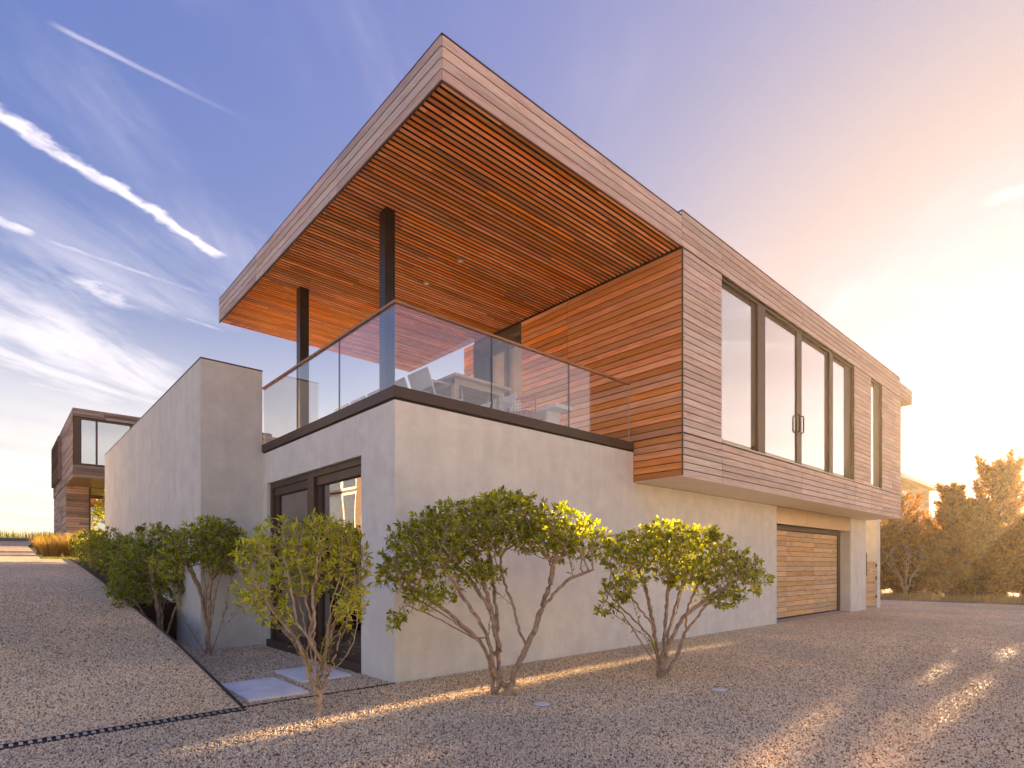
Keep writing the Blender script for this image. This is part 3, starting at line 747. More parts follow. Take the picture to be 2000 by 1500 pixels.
def boards(name, faces, parent, material='cedar_far'):
    """a clad face of a far building: boards with real joints, joined because each is only a few pixels high"""
    mb = MB()
    for ax, a0, a1, f, z0, z1, p in faces:
        n = max(1, round((z1 - z0) / p)); h_ = (z1 - z0) / n
        for i in range(n):
            a = a0 - rng.uniform(0, 2.5)
            while a < a1:
                b = a + rng.uniform(1.2, 3.4); s0, s1 = max(a, a0), min(b, a1)
                j = rng.uniform(0, 0.008)
                if s1 - s0 > 0.05:
                    if ax == 'x': mb.box(s0, s1 - 0.005, f - 0.02 - j, f, z0 + i * h_ + 0.012, z0 + (i + 1) * h_)
                    else: mb.box(f - 0.02 - j, f, s0, s1 - 0.005, z0 + i * h_ + 0.012, z0 + (i + 1) * h_)
                a = b
    o = part(name, mb, material, parent); o['kind'] = 'stuff'; return o


def wood_island(m):   # each board of the joined cladding gets its own tone
    t = NT(m.node_tree); b = t.n['Principled BSDF']
    src = b.inputs['Base Color'].links[0].from_socket
    rp = t.new('ShaderNodeNewGeometry').outputs['Random Per Island']
    t.put(b.inputs['Base Color'], t.hsv(src, 0.5, 1.0, t.mapr(rp, 0, 1, 0.55, 1.6, False)))


wood_island(M['cedar_far']); wood_island(M['shingle'])
up = part('upper_storey', MB().box(0.35, 9.25, 0.3, 11.7, 5.56, 8.6).box(0.0, 0.30, 0.02, 11.7, 5.56, 8.6).box(0.3, 9.25, 0.02, 0.3, 5.56, 6.06).box(0.3, 9.25, 0.02, 0.3, 8.28, 8.6).box(2.3, 9.25, 0.02, 0.3, 6.06, 8.28), 'dark', F)
boards('cladding', [('x', 0, 9.25, 0.0, 5.53, 6.08, 0.13), ('x', 0, 9.25, 0.0, 8.26, 8.64, 0.13), ('x', 2.25, 9.25, 0.0, 6.08, 8.26, 0.13),
                    ('y', 0.0, 11.7, 0.0, 5.53, 8.64, 0.13)], up)
part('underside_panel', MB().box(0, 9.2, 0.0, 3.83, 5.52, 5.555), 'bronze_light', up)
fw = part('window', MB().box(0.02, 0.27, -0.005, 0.2, 6.10, 8.24).box(0.83, 0.90, -0.005, 0.2, 6.17, 8.17).box(2.16, 2.24, -0.005, 0.2, 6.10, 8.24).box(0.27, 2.16, -0.005, 0.2, 6.10, 6.17).box(0.27, 2.16, -0.005, 0.2, 8.17, 8.24), 'bronze', up)
for a, b in ((0.27, 0.83), (0.90, 2.16)): part('pane', MB().box(a, b, 0.06, 0.066, 6.17, 8.17), 'win_glass', fw); part('roller_blind_or_dark_sheet', MB().box(a, b, 0.12, 0.125, 6.17, 8.17), 'blind_brown', fw)
lv = part('louvre_screen', MB().box(-0.16, -0.03, 5.9, 5.95, 6.08, 8.35).box(-0.16, -0.03, 10.8, 10.85, 6.08, 8.35), 'cedar_far', F)
mb = MB(); z = 6.1
while z < 8.33: mb.prism([(-0.17, z), (-0.05, z + 0.05), (-0.05, z + 0.065), (-0.17, z + 0.015)], 'y', 5.951, 10.799); z += 0.11
lo = part('louvre_blade', mb, 'cedar_far', lv); lo['kind'] = 'stuff'
lw_ = part('lower_storey', MB().box(0.05, 8, 3.87, 11.7, 2.6, 5.52), 'dark', F)
boards('cladding', [('x', 0.03, 0.95, 3.85, 3.18, 5.52, 0.13), ('y', 3.85, 11.7, 0.03, 3.18, 5.52, 0.13), ('x', 2.6, 8, 3.85, 3.18, 5.52, 0.13)], lw_)
part('plinth', MB().box(-0.01, 8, 3.80, 11.7, 2.3, 3.165), 'concrete', F)
dr = part('door', MB().box(0.95, 1.02, 3.80, 3.868, 3.17, 5.5).box(1.02, 2.6, 3.80, 3.868, 3.17, 3.3).box(2.53, 2.6, 3.80, 3.868, 3.3, 5.5), 'bronze', lw_)
part('pane', MB().box(1.02, 2.53, 3.83, 3.836, 3.3, 5.5), 'win_glass', dr); part('roller_blind_or_dark_sheet', MB().box(1.02, 2.53, 3.85, 3.855, 3.3, 5.5), 'blind_brown', dr)
rb = part('roof_block', MB().box(8.4, 8.9, 0.4, 1.4, 8.6, 8.9), 'shingle', F)


# ------------------------------------------------------------------ neighbours' houses
def gabled(name, label, loc, size, eave, ridge, wall, faces, base=0.0):
    N_ = thing(name, label, 'house', loc); sx, sy = size
    wl = part('wall', MB().box(0.03, sx - 0.03, 0.03, sy - 0.03, base, eave), 'dark', N_)
    boards('cladding', [('x', 0, sx, 0.028, base, eave, 0.2)], wl, wall)
    mb = MB()
    mb.box(sx - 0.028, sx, 0, sy, base, eave).box(0, 0.028, 0.03, sy, base, eave)
    part('side_wall', mb, wall, wl)
    o = 0.6; mb = MB(); e = eave
    mb.v = [(-o, -o, e), (sx + o, -o, e), (sx + o, sy + o, e), (-o, sy + o, e), (-o, -o, e + 0.12), (sx + o, -o, e + 0.12), (sx + o, sy + o, e + 0.12), (-o, sy + o, e + 0.12), (sx * 0.3, sy / 2, ridge), (sx * 0.7, sy / 2, ridge)]
    mb.f = [(0, 3, 2, 1), (4, 5, 9, 8), (5, 6, 9), (6, 7, 8, 9), (7, 4, 8), (0, 1, 5, 4), (1, 2, 6, 5), (2, 3, 7, 6), (3, 0, 4, 7)]
    rf = part('roof', mb, 'shingle', N_)
    part('gutter_board', MB().box(-o - 0.03, sx + o + 0.03, -o - 0.04, -o - 0.002, e - 0.12, e + 0.18).box(-o - 0.04, -o - 0.002, -o, sy + o, e - 0.12, e + 0.18).box(sx + o + 0.002, sx + o + 0.04, -o, sy + o, e - 0.12, e + 0.18), 'white', rf)
    for ax, a, b, z0, z1 in faces:
        if ax == 'y':
            f = part('window', MB().box(a - .12, a, -0.05, 0.0, z0 - .12, z1 + .12).box(b, b + .12, -0.05, 0.0, z0 - .12, z1 + .12).box(a, b, -0.05, 0.0, z1, z1 + .12).box(a, b, -0.05, 0.0, z0 - .12, z0), 'white', N_)
            part('pane', MB().box(a, b, -0.02, -0.012, z0, z1), 'win_glass', f)
        else:
            f = part('window', MB().box(sx, sx + 0.05, a - .12, a, z0 - .12, z1 + .12).box(sx, sx + 0.05, b, b + .12, z0 - .12, z1 + .12).box(sx, sx + 0.05, a, b, z1, z1 + .12).box(sx, sx + 0.05, a, b, z0 - .12, z0), 'white', N_)
            part('pane', MB().box(sx + 0.012, sx + 0.02, a, b, z0, z1), 'win_glass', f)
    return N_


gabled('neighbour_house', 'shingled house with white eaves standing behind the conifers', (40.5, 6.1, 0), (16, 9), 8.15, 10.2, 'shingle',
       [('y', 1.5, 2.8, 5.2, 7.2), ('y', 4.2, 5.8, 5.2, 7.2), ('y', 7.5, 8.8, 5.2, 7.2), ('y', 4.2, 5.8, 1.2, 3.2)])
gabled('neighbour_house', 'shingled house with tall white framed windows left of the driveway', (-17.5, 18.5, 0.0), (6.5, 12), 8.4, 10.4, 'shingle',
       [('x', 1.2, 2.3, 3.6, 5.6), ('x', 2.6, 3.9, 3.6, 5.6), ('x', 1.2, 2.3, 6.0, 7.6), ('x', 2.6, 3.9, 6.0, 7.6), ('x', 5.0, 6.4, 3.6, 5.6), ('x', 6.7, 8.2, 3.6, 5.6), ('x', 5.0, 6.4, 6.0, 7.6), ('x', 6.7, 8.2, 6.0, 7.6), ('y', 3.6, 5.2, 3.4, 5.6)], 0.5)


# ------------------------------------------------------------------ shrubs: branches grown towards points spread through the crown
def grow(stems, attract, seg=0.055, infl=0.5, kill=0.062, iters=130):
    P_ = []; par = []
    for st in stems:
        prev = -1; pts = [Vector(p) for p in st['pts']]
        if st.get('on') is not None:
            A_ = np.array(P_); prev = int(np.argmin(((A_ - np.array(pts[0])) ** 2).sum(1)))
        for i in range(len(pts) - 1):
            L = (pts[i + 1] - pts[i]).length; n = max(1, round(L / seg))
            for k in range(0 if (i == 0 and prev < 0) else 1, n + 1):
                p = pts[i].lerp(pts[i + 1], k / n) + Vector((rng.uniform(-1, 1), rng.uniform(-1, 1), 0)) * 0.012
                P_.append(tuple(p)); par.append(prev); prev = len(P_) - 1
    A = np.array(attract); Pn = np.array(P_); nA = len(A)
    best = np.full(nA, 1e9); bi = np.zeros(nA, int); start = 0
    for it in range(iters):
        new = Pn[start:]
        if len(new):
            d = ((A[:, None, :] - new[None]) ** 2).sum(2); j = d.argmin(1); dm = d[np.arange(len(A)), j]
            up = dm < best; best[up] = dm[up]; bi[up] = j[up] + start
        keep = best > kill ** 2
        A, best, bi = A[keep], best[keep], bi[keep]
        if not len(A): break
        act = best < infl ** 2
        if not act.any(): infl *= 1.3; start = len(Pn); continue
        dirs = {}
        for a, b in zip(A[act], bi[act]):
            v = a - Pn[b]; dirs.setdefault(b, np.zeros(3)); dirs[b] += v / (np.linalg.norm(v) + 1e-9)
        start = len(Pn); nw = []
        for b, v in dirs.items():
            v = v / (np.linalg.norm(v) + 1e-9) + nr.normal(0, 0.16, 3) + np.array((0, 0, 0.10))
            nw.append(Pn[b] + v / np.linalg.norm(v) * seg); par.append(b)
        Pn = np.vstack([Pn, np.array(nw)])
        if len(Pn) > 11000: break
    return Pn, par


def wood_mesh(Pn, par, tip=0.0035, expo=2.35, rmax=0.06):
    n = len(Pn); ch = [[] for _ in range(n)]
    for i, p in enumerate(par):
        if p >= 0: ch[p].append(i)
    r = np.zeros(n); seen = np.zeros(n, bool)
    for i in range(n - 1, -1, -1):   # children always have larger indices
        s = sum(r[c] ** expo for c in ch[i]); r[i] = tip if not ch[i] else s ** (1 / expo)
    r = np.minimum(r, rmax)
    mb = MB()
    roots = [i for i, p in enumerate(par) if p < 0]
    stack = list(roots)
    while stack:
        i = stack.pop(); chain = [par[i]] if par[i] >= 0 else []
        c = i
        while True:
            chain.append(c)
            if not ch[c]: break
            k = max(ch[c], key=lambda q_: r[q_]); stack += [q_ for q_ in ch[c] if q_ != k]; c = k
        rad = [r[q_] for q_ in chain]
        if par[i] >= 0: rad[0] = min(r[chain[0]], rad[1] * 1.15)
        rad = [q_ * (1 + 0.55 * math.exp(-max(0, Pn[c_][2]) / 0.07)) if q_ > 0.012 else q_ for q_, c_ in zip(rad, chain)]
        if len(chain) > 1: mb.tube([tuple(Pn[q_]) for q_ in chain], rad, 6 if rad[0] > 0.012 else 4 if rad[0] > 0.006 else 3, cap=False)
    return mb, ch, r


def add_leaf(mb, base, d, nrm, L, Wd):
    d = d.normalized(); s = d.cross(nrm)
    if s.length < 1e-3: s = d.cross(Vector((1, 0, 0)))
    s.normalize(); nn = s.cross(d); k = len(mb.v)
    tipz = d * L - nn * L * rng.uniform(0.05, 0.22); h1 = s * Wd * 0.5; h2 = s * Wd * 0.24
    mb.v += [tuple(base), tuple(base + d * L * 0.62 + h1), tuple(base + d * L * 0.62 - h1), tuple(base + tipz + h2), tuple(base + tipz - h2)]
    mb.f += [(k, k + 2, k + 1), (k + 1, k + 2, k + 4, k + 3)]


def leaves(Pn, par, ch, r, L=0.07, Wd=0.022, whorl=(6, 9), back=3, dens=0.55, rtop=0.008, zmin=-9):
    mb = MB()
    for i in range(len(Pn)):
        if par[i] < 0 or r[i] > rtop or Pn[i][2] < zmin: continue
        p = Vector(Pn[i]); d = (p - Vector(Pn[par[i]])).normalized()
        tip = not ch[i]
        if tip: n = rng.randint(*whorl)
        else: n = (1 if rng.random() < dens else 0) + (1 if rng.random() < dens * 0.35 else 0)
        a0 = rng.uniform(0, 6.28)
        ax = d.cross(Vector((0.2, 0.5, 0.84)))
        if ax.length < 1e-3: ax = Vector((1, 0, 0))
        ax.normalize(); ay = d.cross(ax)
        for k in range(n):
            a = a0 + k * 2.4; rad = ax * math.cos(a) + ay * math.sin(a)
            sp = rng.uniform(0.45, 1.15) if tip else rng.uniform(0.8, 1.4)
            v = d * math.cos(sp) + rad * math.sin(sp) + Vector((0, 0, 0.25))
            l = L * rng.uniform(0.65, 1.2)
            add_leaf(mb, p - d * rng.uniform(0, 0.02 if tip else 0.05), v, (d + Vector((rng.uniform(-.4, .4), rng.uniform(-.4, .4), 0.7))), l, Wd * rng.uniform(0.8, 1.25))
    return mb


def blobs(spec, n):
    """points through a set of ellipsoids, denser towards their upper skins"""
    out = []; vol = [a[3] * a[4] * a[5] for a in spec]; tot = sum(vol)
    for a, vv in zip(spec, vol):
        k = max(6, int(n * vv / tot)); c = 0
        while c < k:
            v = nr.normal(0, 1, 3); v /= np.linalg.norm(v); rr = nr.random() ** 0.42
            if v[2] < -0.35 and nr.random() < 0.6: continue
            out.append((a[0] + v[0] * a[3] * rr, a[1] + v[1] * a[4] * rr, a[2] + v[2] * a[5] * rr)); c += 1
    return out


RZ = math.atan2(CR.y, CR.x)


def shrub(name, label, base, ppm, bpx, stems, crown, n, leafm='leaf', bark='bark', L=0.078, Wd=0.026, group='shrubs planted round the house', rmax=0.05, dens=0.85, whorl=(7, 11), tip=0.0032, expo=2.35, cat='shrub', seg=0.055, zmin=-9, fan=0):
    """stems and crown lobes measured in metres right of, behind and above the foot of the trunk"""
    f = lambda p: ((p[0] - bpx[0]) / ppm, p[2] if len(p) > 2 else 0.0, (bpx[1] - p[1]) / ppm)
    ss = []
    for s in stems:
        pts = [f(p) for p in s[0]]
        ss.append({'pts': pts, 'on': 1 if (len(s) > 1 and s[1]) else None})
    cr = [((c[0] - bpx[0]) / ppm, c[2], (bpx[1] - c[1]) / ppm, c[3] / ppm, c[4] if c[4] else c[3] / ppm * 0.8, c[5] / ppm) for c in crown]
    for k in range(fan):      # thin stems fanning out of the stool
        c = rng.choice(cr); e_ = Vector((c[0] + rng.uniform(-.6, .6) * c[3], c[1] + rng.uniform(-.7, .7) * c[4], c[2] - 0.3 * c[5])); b0 = Vector((rng.uniform(-.05, .05), rng.uniform(-.05, .05), rng.uniform(0.02, 0.3) * e_.z))
        m1 = b0.lerp(e_, 0.35) + Vector((-0.10 * e_.x, 0, 0.10 * e_.z)); m2 = b0.lerp(e_, 0.7) + Vector((-0.06 * e_.x + rng.uniform(-.03, .03), 0, 0.06 * e_.z))
        ss.append({'pts': [tuple(b0), tuple(m1), tuple(m2), tuple(e_)], 'on': 1})
    Pn, par = grow(ss, blobs(cr, n), seg=seg)
    wm, ch, r = wood_mesh(Pn, par, tip, expo, rmax)
    t = thing(name, label, cat, base, RZ, group)
    part('trunk', wm, bark, t, smooth=True)
    part('crown', leaves(Pn, par, ch, r, L, Wd, whorl, 3, dens, zmin=zmin), leafm, t)
    return t


# big two-trunked shrub before the concrete wall
shrub('shrub', 'wide spreading shrub with two crooked trunks before the concrete wall', (0.585, -1.385, 0), 168.0, (978, 1357),
      [([(966, 1360, 0.02), (958, 1300, 0.05), (954, 1246, 0.06), (957, 1205, 0.1), (946, 1160, 0.15), (932, 1120, 0.2)],),
       ([(954, 1246, 0.06), (925, 1247, 0.0), (892, 1225, -0.1), (850, 1200, -0.2), (805, 1180, -0.25)], 1),
       ([(990, 1360, -0.02), (1008, 1305, -0.05), (1029, 1262, -0.04), (1012, 1225, 0.05), (1002, 1185, 0.1), (975, 1160, 0.15), (930, 1140, 0.2)],),
       ([(1029, 1262, -0.04), (1042, 1235, -0.1), (1055, 1190, -0.12), (1073, 1140, -0.1), (1085, 1090, -0.05)], 1),
       ([(1055, 1190, -0.12), (1078, 1160, -0.2), (1105, 1130, -0.28), (1150, 1112, -0.3)], 1),
       ([(1002, 1185, 0.1), (985, 1140, 0.2), (975, 1090, 0.25)], 1)],
      [(835, 1075, 0.0, 95, 0.5, 72), (900, 1045, 0.1, 100, 0.55, 70), (985, 1020, 0.05, 105, 0.6, 62), (1075, 1045, 0.0, 85, 0.5, 62), (1130, 1062, -0.1, 62, 0.45, 52), (800, 1130, -0.2, 62, 0.35, 40), (845, 1165, -0.2, 55, 0.3, 30), (930, 1120, 0.1, 60, 0.4, 34), (780, 1205, -0.25, 28, 0.2, 20)],
      3600, 'leaf', 'bark', fan=6, rmax=0.056)
# rounded shrub by the garage
shrub('shrub', 'rounded many stemmed shrub nearest the garage door', (2.806, -2.092, 0), 146.7, (1292, 1325),
      [([(1288, 1327, 0), (1283, 1295, 0.0), (1250, 1255, -0.1), (1215, 1200, -0.15), (1180, 1172, -0.2)],),
       ([(1290, 1327, 0.05), (1288, 1290, 0.06), (1278, 1215, 0.1), (1262, 1150, 0.12)],),
       ([(1293, 1327, 0.02), (1297, 1250, 0.0), (1303, 1190, 0.0), (1305, 1130, 0.0)],),
       ([(1297, 1325, 0.0), (1320, 1285, 0.0), (1336, 1235, -0.05), (1375, 1180, -0.1), (1415, 1145, -0.15)],),
       ([(1336, 1235, -0.05), (1345, 1190, 0.05), (1370, 1140, 0.1)], 1),
       ([(1283, 1295, 0.0), (1262, 1240, 0.15), (1238, 1170, 0.2)], 1), ([(1297, 1250, 0.0), (1325, 1205, 0.15), (1345, 1150, 0.25)], 1)],
      [(1235, 1090, 0.0, 62, 0.5, 55), (1300, 1065, 0.1, 70, 0.6, 50), (1370, 1085, 0.05, 68, 0.5, 60), (1435, 1118, -0.05, 52, 0.4, 48), (1475, 1130, -0.1, 28, 0.25, 30), (1205, 1150, -0.1, 40, 0.35, 32), (1345, 1120, 0.0, 70, 0.5, 40), (1180, 1190, -0.2, 24, 0.2, 16), (1395, 1165, -0.15, 45, 0.3, 25)],
      3200, 'leaf', 'bark', fan=7, rmax=0.042)
# light shrub in front of the terrace door
shrub('shrub', 'light green twiggy shrub standing in front of the terrace door', (-1.368, -0.844, 0), 194.7, (622, 1397),
      [([(622, 1400, 0), (624, 1360, 0.0), (606, 1318, -0.03), (600, 1290, -0.05), (590, 1250, -0.1), (555, 1200, -0.2), (530, 1150, -0.25)],),
       ([(624, 1360, 0.0), (640, 1315, 0.05), (655, 1260, 0.1), (665, 1190, 0.15), (670, 1130, 0.15)], 1),
       ([(640, 1315, 0.05), (622, 1280, 0.0), (612, 1250, -0.1), (590, 1215, -0.15), (583, 1150, -0.18), (570, 1080, -0.2)], 1),
       ([(612, 1250, -0.1), (622, 1215, -0.12), (622, 1150, -0.14), (632, 1070, -0.1)], 1),
       ([(600, 1290, -0.05), (600, 1230, 0.1), (605, 1160, 0.2), (600, 1090, 0.25)], 1),
       ([(640, 1315, 0.05), (675, 1285, -0.05), (700, 1240, -0.1), (706, 1190, -0.12)], 1),
       ([(590, 1250, -0.1), (545, 1215, 0.1), (505, 1170, 0.1), (490, 1120, 0.1)], 1),
       ([(655, 1260, 0.1), (690, 1180, 0.05), (692, 1110, 0.0)], 1)],
      [(560, 1070, 0.0, 66, 0.32, 62), (630, 1055, 0.05, 62, 0.35, 52), (500, 1095, 0.0, 42, 0.3, 55), (680, 1085, 0.0, 40, 0.3, 65), (525, 1150, -0.1, 48, 0.3, 45), (605, 1120, 0.0, 60, 0.35, 50), (690, 1180, -0.05, 28, 0.25, 50), (485, 1165, 0.05, 22, 0.2, 40), (560, 1200, -0.2, 35, 0.2, 35), (710, 1110, 0.0, 16, 0.15, 50)],
      2900, 'leaf_light', 'bark_pale', fan=16, L=0.078, Wd=0.021, rmax=0.046, dens=0.6, whorl=(4, 8), tip=0.0027, expo=2.5)
# shrub at the wing corner
shrub('shrub', 'vase shaped shrub with bare stems at the corner of the wing wall', (-1.093, 4.218, 0), 115.3, (408, 1278),
      [([(405, 1280, 0), (388, 1245, -0.1), (368, 1195, -0.2), (355, 1150, -0.25)],),
       ([(408, 1280, 0), (405, 1225, 0.0), (401, 1150, 0.0), (395, 1100, 0.0)],),
       ([(410, 1280, 0), (428, 1232, 0.0), (443, 1185, 0.0), (450, 1130, 0.0)],),
       ([(428, 1232, 0.0), (455, 1200, 0.1), (475, 1165, 0.1)], 1), ([(401, 1150, 0.0), (420, 1110, 0.2), (425, 1080, 0.2)], 1)],
      [(415, 1045, 0.0, 52, 0.5, 38), (380, 1075, -0.1, 40, 0.45, 40), (450, 1080, 0.0, 42, 0.45, 45), (345, 1105, -0.2, 28, 0.35, 35), (412, 1090, 0.1, 55, 0.4, 35), (345, 1050, -0.1, 14, 0.2, 22)],
      1700, 'leaf', 'bark', fan=4, L=0.085, Wd=0.026, rmax=0.04, seg=0.07)
# dark shrub at the retaining plate
shrub('shrub', 'dense dark shrub leaning over the driveway edging by the steel plate', (-1.40, 6.45, 0.02), 99.0, (318, 1252),
      [([(318, 1254, 0), (305, 1215, -0.1), (285, 1180, -0.15), (262, 1150, -0.2)],), ([(322, 1254, 0), (322, 1205, 0.0), (315, 1150, 0.0), (310, 1110, 0)],),
       ([(325, 1254, 0), (340, 1210, 0.0), (355, 1170, 0.0), (358, 1130, 0)],), ([(305, 1215, -0.1), (270, 1222, -0.3), (244, 1215, -0.35)], 1)],
      [(285, 1110, 0.0, 52, 0.5, 48), (330, 1085, 0.0, 45, 0.5, 55), (270, 1160, -0.15, 42, 0.4, 38), (340, 1140, 0.0, 38, 0.4, 40), (300, 1050, 0.1, 28, 0.3, 30), (245, 1215, -0.35, 12, 0.15, 10)],
      1900, 'leaf_dark', 'bark', fan=4, L=0.085, Wd=0.026, rmax=0.035, seg=0.07, dens=0.75)


def low_shrub(label, x, y, wd, ht, n, leafm):
    z = ramp_z(y) - 0.02
    st = [([(0, 0, 0), (-0.25 * wd, -0.1, 0.35 * ht), (-0.35 * wd, -0.1, 0.6 * ht)],), ([(0.02, 0, 0), (0.02, 0.05, 0.4 * ht), (0.0, 0, 0.7 * ht)],), ([(0.04, 0, 0), (0.2 * wd, 0.1, 0.35 * ht), (0.3 * wd, 0, 0.6 * ht)],)]
    ss = [{'pts': s[0], 'on': None} for s in st]
    cr = [(-0.2 * wd, 0, 0.55 * ht, 0.34 * wd, 0.3 * wd, 0.4 * ht), (0.2 * wd, 0, 0.6 * ht, 0.32 * wd, 0.35 * wd, 0.38 * ht), (0, 0, 0.32 * ht, 0.45 * wd, 0.36 * wd, 0.3 * ht)]
    Pn, par = grow(ss, blobs(cr, n), seg=0.08, kill=0.085)
    wm, ch, r = wood_mesh(Pn, par, 0.004, 2.3, 0.03)
    t = thing('shrub', label, 'shrub', (x, y, z), RZ, 'shrubs planted round the house')
    part('trunk', wm, 'bark', t, smooth=True); part('crown', leaves(Pn, par, ch, r, 0.10, 0.034, (6, 10), 3, 0.9), leafm, t)
    return t


low_shrub('low dark shrub in the bed, second up from the steel plate', -1.40, 8.7, 1.25, 1.35, 900, 'leaf_dark')
low_shrub('low dark shrub in the bed halfway along the wing wall', -1.42, 11.2, 1.3, 1.25, 900, 'leaf_dark')
low_shrub('rounded shrub in the bed near the far end of the wing wall', -1.42, 14.0, 1.35, 1.3, 900, 'leaf_dark')
low_shrub('dark shrub closing the bed at the far end of the wing wall', -1.35, 17.3, 1.3, 1.15, 900, 'leaf_dark')
# small tree before the far house
def small_tree():
    z = hill_z(0.6, 24.5)
    ss = [{'pts': [(0, 0, 0), (-0.1, 0, 0.8), (-0.3, 0, 1.6)], 'on': None}, {'pts': [(0.05, 0, 0), (0.2, 0, 0.9), (0.4, 0.1, 1.8)], 'on': None}]
    cr = [(-0.25, 0, 1.9, 0.65, 0.6, 0.55), (0.35, 0, 2.4, 0.6, 0.6, 0.55), (-0.2, 0, 2.5, 0.4, 0.4, 0.4), (0, 0, 1.3, 0.6, 0.5, 0.4)]
    Pn, par = grow(ss, blobs(cr, 1000), seg=0.1, kill=0.1); wm, ch, r = wood_mesh(Pn, par, 0.005, 2.3, 0.04)
    t = thing('small_tree', 'small leafy tree before the silvered cedar house, half behind the wing', 'tree', (0.25, 24.3, z), RZ)
    part('trunk', wm, 'bark', t, smooth=True); part('crown', leaves(Pn, par, ch, r, 0.13, 0.045, (6, 10), 3, 0.8), 'leaf', t)
small_tree()


# ------------------------------------------------------------------ grasses
def blade(mb, p, d, L, wd, bend):
    s = Vector((d.y, -d.x, 0)); s = s.normalized() if s.length > 1e-3 else Vector((1, 0, 0))
    p = Vector(p); m_ = p + d * L * 0.55; t_ = p + d * L + Vector((d.x, d.y, -0.5)) * bend * L
    k = len(mb.v); mb.v += [tuple(p - s * wd), tuple(p + s * wd), tuple(m_ + s * wd * 0.7), tuple(m_ - s * wd * 0.7), tuple(t_)]
    mb.f += [(k, k + 1, k + 2, k + 3), (k + 3, k + 2, k + 4)]


def clump(label, x, y, ht, wd, n):
    t = tag(None or bpy.data.objects.new('ornamental_grass', None), label, 'grass clump', 'golden grasses beside the driveway')
    mb = MB()
    for i in range(n):
        a = rng.uniform(0, 6.28); r_ = wd * 0.25 * math.sqrt(rng.random()); lean = rng.uniform(0.05, 0.6)
        d = Vector((math.cos(a) * lean, math.sin(a) * lean, 1)).normalized()
        blade(mb, (math.cos(a) * r_, math.sin(a) * r_, 0), d, ht * rng.uniform(0.6, 1.1), 0.011, rng.uniform(0.1, 0.5))
    bpy.data.objects.remove(t)
    o = part('ornamental_grass', mb, 'gold', None, loc=(x, y, hill_z(x, y)))
    return tag(o, label, 'grass clump', 'golden grasses beside the driveway')


GC = [(-2.2, 21.3, 0.85, 1.0, 'golden grass clump nearest the driveway edge'), (-1.5, 21.6, 1.05, 1.3, 'golden grass clump between driveway edge and bed shrubs'), (-0.9, 21.0, 1.0, 1.1, 'golden grass clump against the last bed shrub'),
      (-2.3, 23.6, 0.75, 0.9, 'golden grass clump at the corner of the upper driveway'), (-1.6, 24.4, 1.1, 1.3, 'tall golden grass clump before the far house corner'), (-0.7, 24.6, 1.2, 1.4, 'tall golden grass clump before the far house plinth'),
      (-0.1, 23.0, 0.9, 1.0, 'golden grass clump beside the wing wall end'), (-2.2, 26.5, 0.8, 0.9, 'golden grass clump left of the far house wall'), (-1.9, 28.6, 0.8, 0.9, 'farthest golden grass clump along the upper driveway')]
for x, y, h_, w_, lb in GC: clump(lb, x, y, h_, w_, 420)
mb = MB()
for i in range(9000):
    y = 31 + 14 * rng.random() ** 1.3; x = rng.uniform(-24, 3)
    if -5.0 < x < -2.2 and y < 38: continue
    lean = rng.uniform(0, 0.5); a = rng.uniform(0, 6.28)
    blade(mb, (x, y, hill_z(x, y) - 0.02), Vector((math.cos(a) * lean, math.sin(a) * lean, 1)).normalized(), rng.uniform(0.25, 0.62), 0.016, rng.uniform(0.1, 0.4))
for i in range(3500):
    y = rng.uniform(19.4, 20.6); x = rng.uniform(-2.6, -0.9)
    blade(mb, (x, y, hill_z(x, y)), Vector((rng.uniform(-.3, .3), rng.uniform(-.3, .3), 1)).normalized(), rng.uniform(0.04, 0.1), 0.008, 0.2)
o = part('hill_grass', mb, 'grass', None); o['kind'] = 'stuff'
mb = MB()
for i in range(5200):
    y = rng.uniform(-14, 6); x = 25.5 + 5 * rng.random() ** 1.6
    lean = rng.uniform(0, 0.6); a = rng.uniform(0, 6.28)
    blade(mb, (x, y, 0.05), Vector((math.cos(a) * lean, math.sin(a) * lean, 1)).normalized(), rng.uniform(0.08, 0.42), 0.010, rng.uniform(0.1, 0.4))
o = part('dry_grass', mb, 'gold', None); o['kind'] = 'stuff'


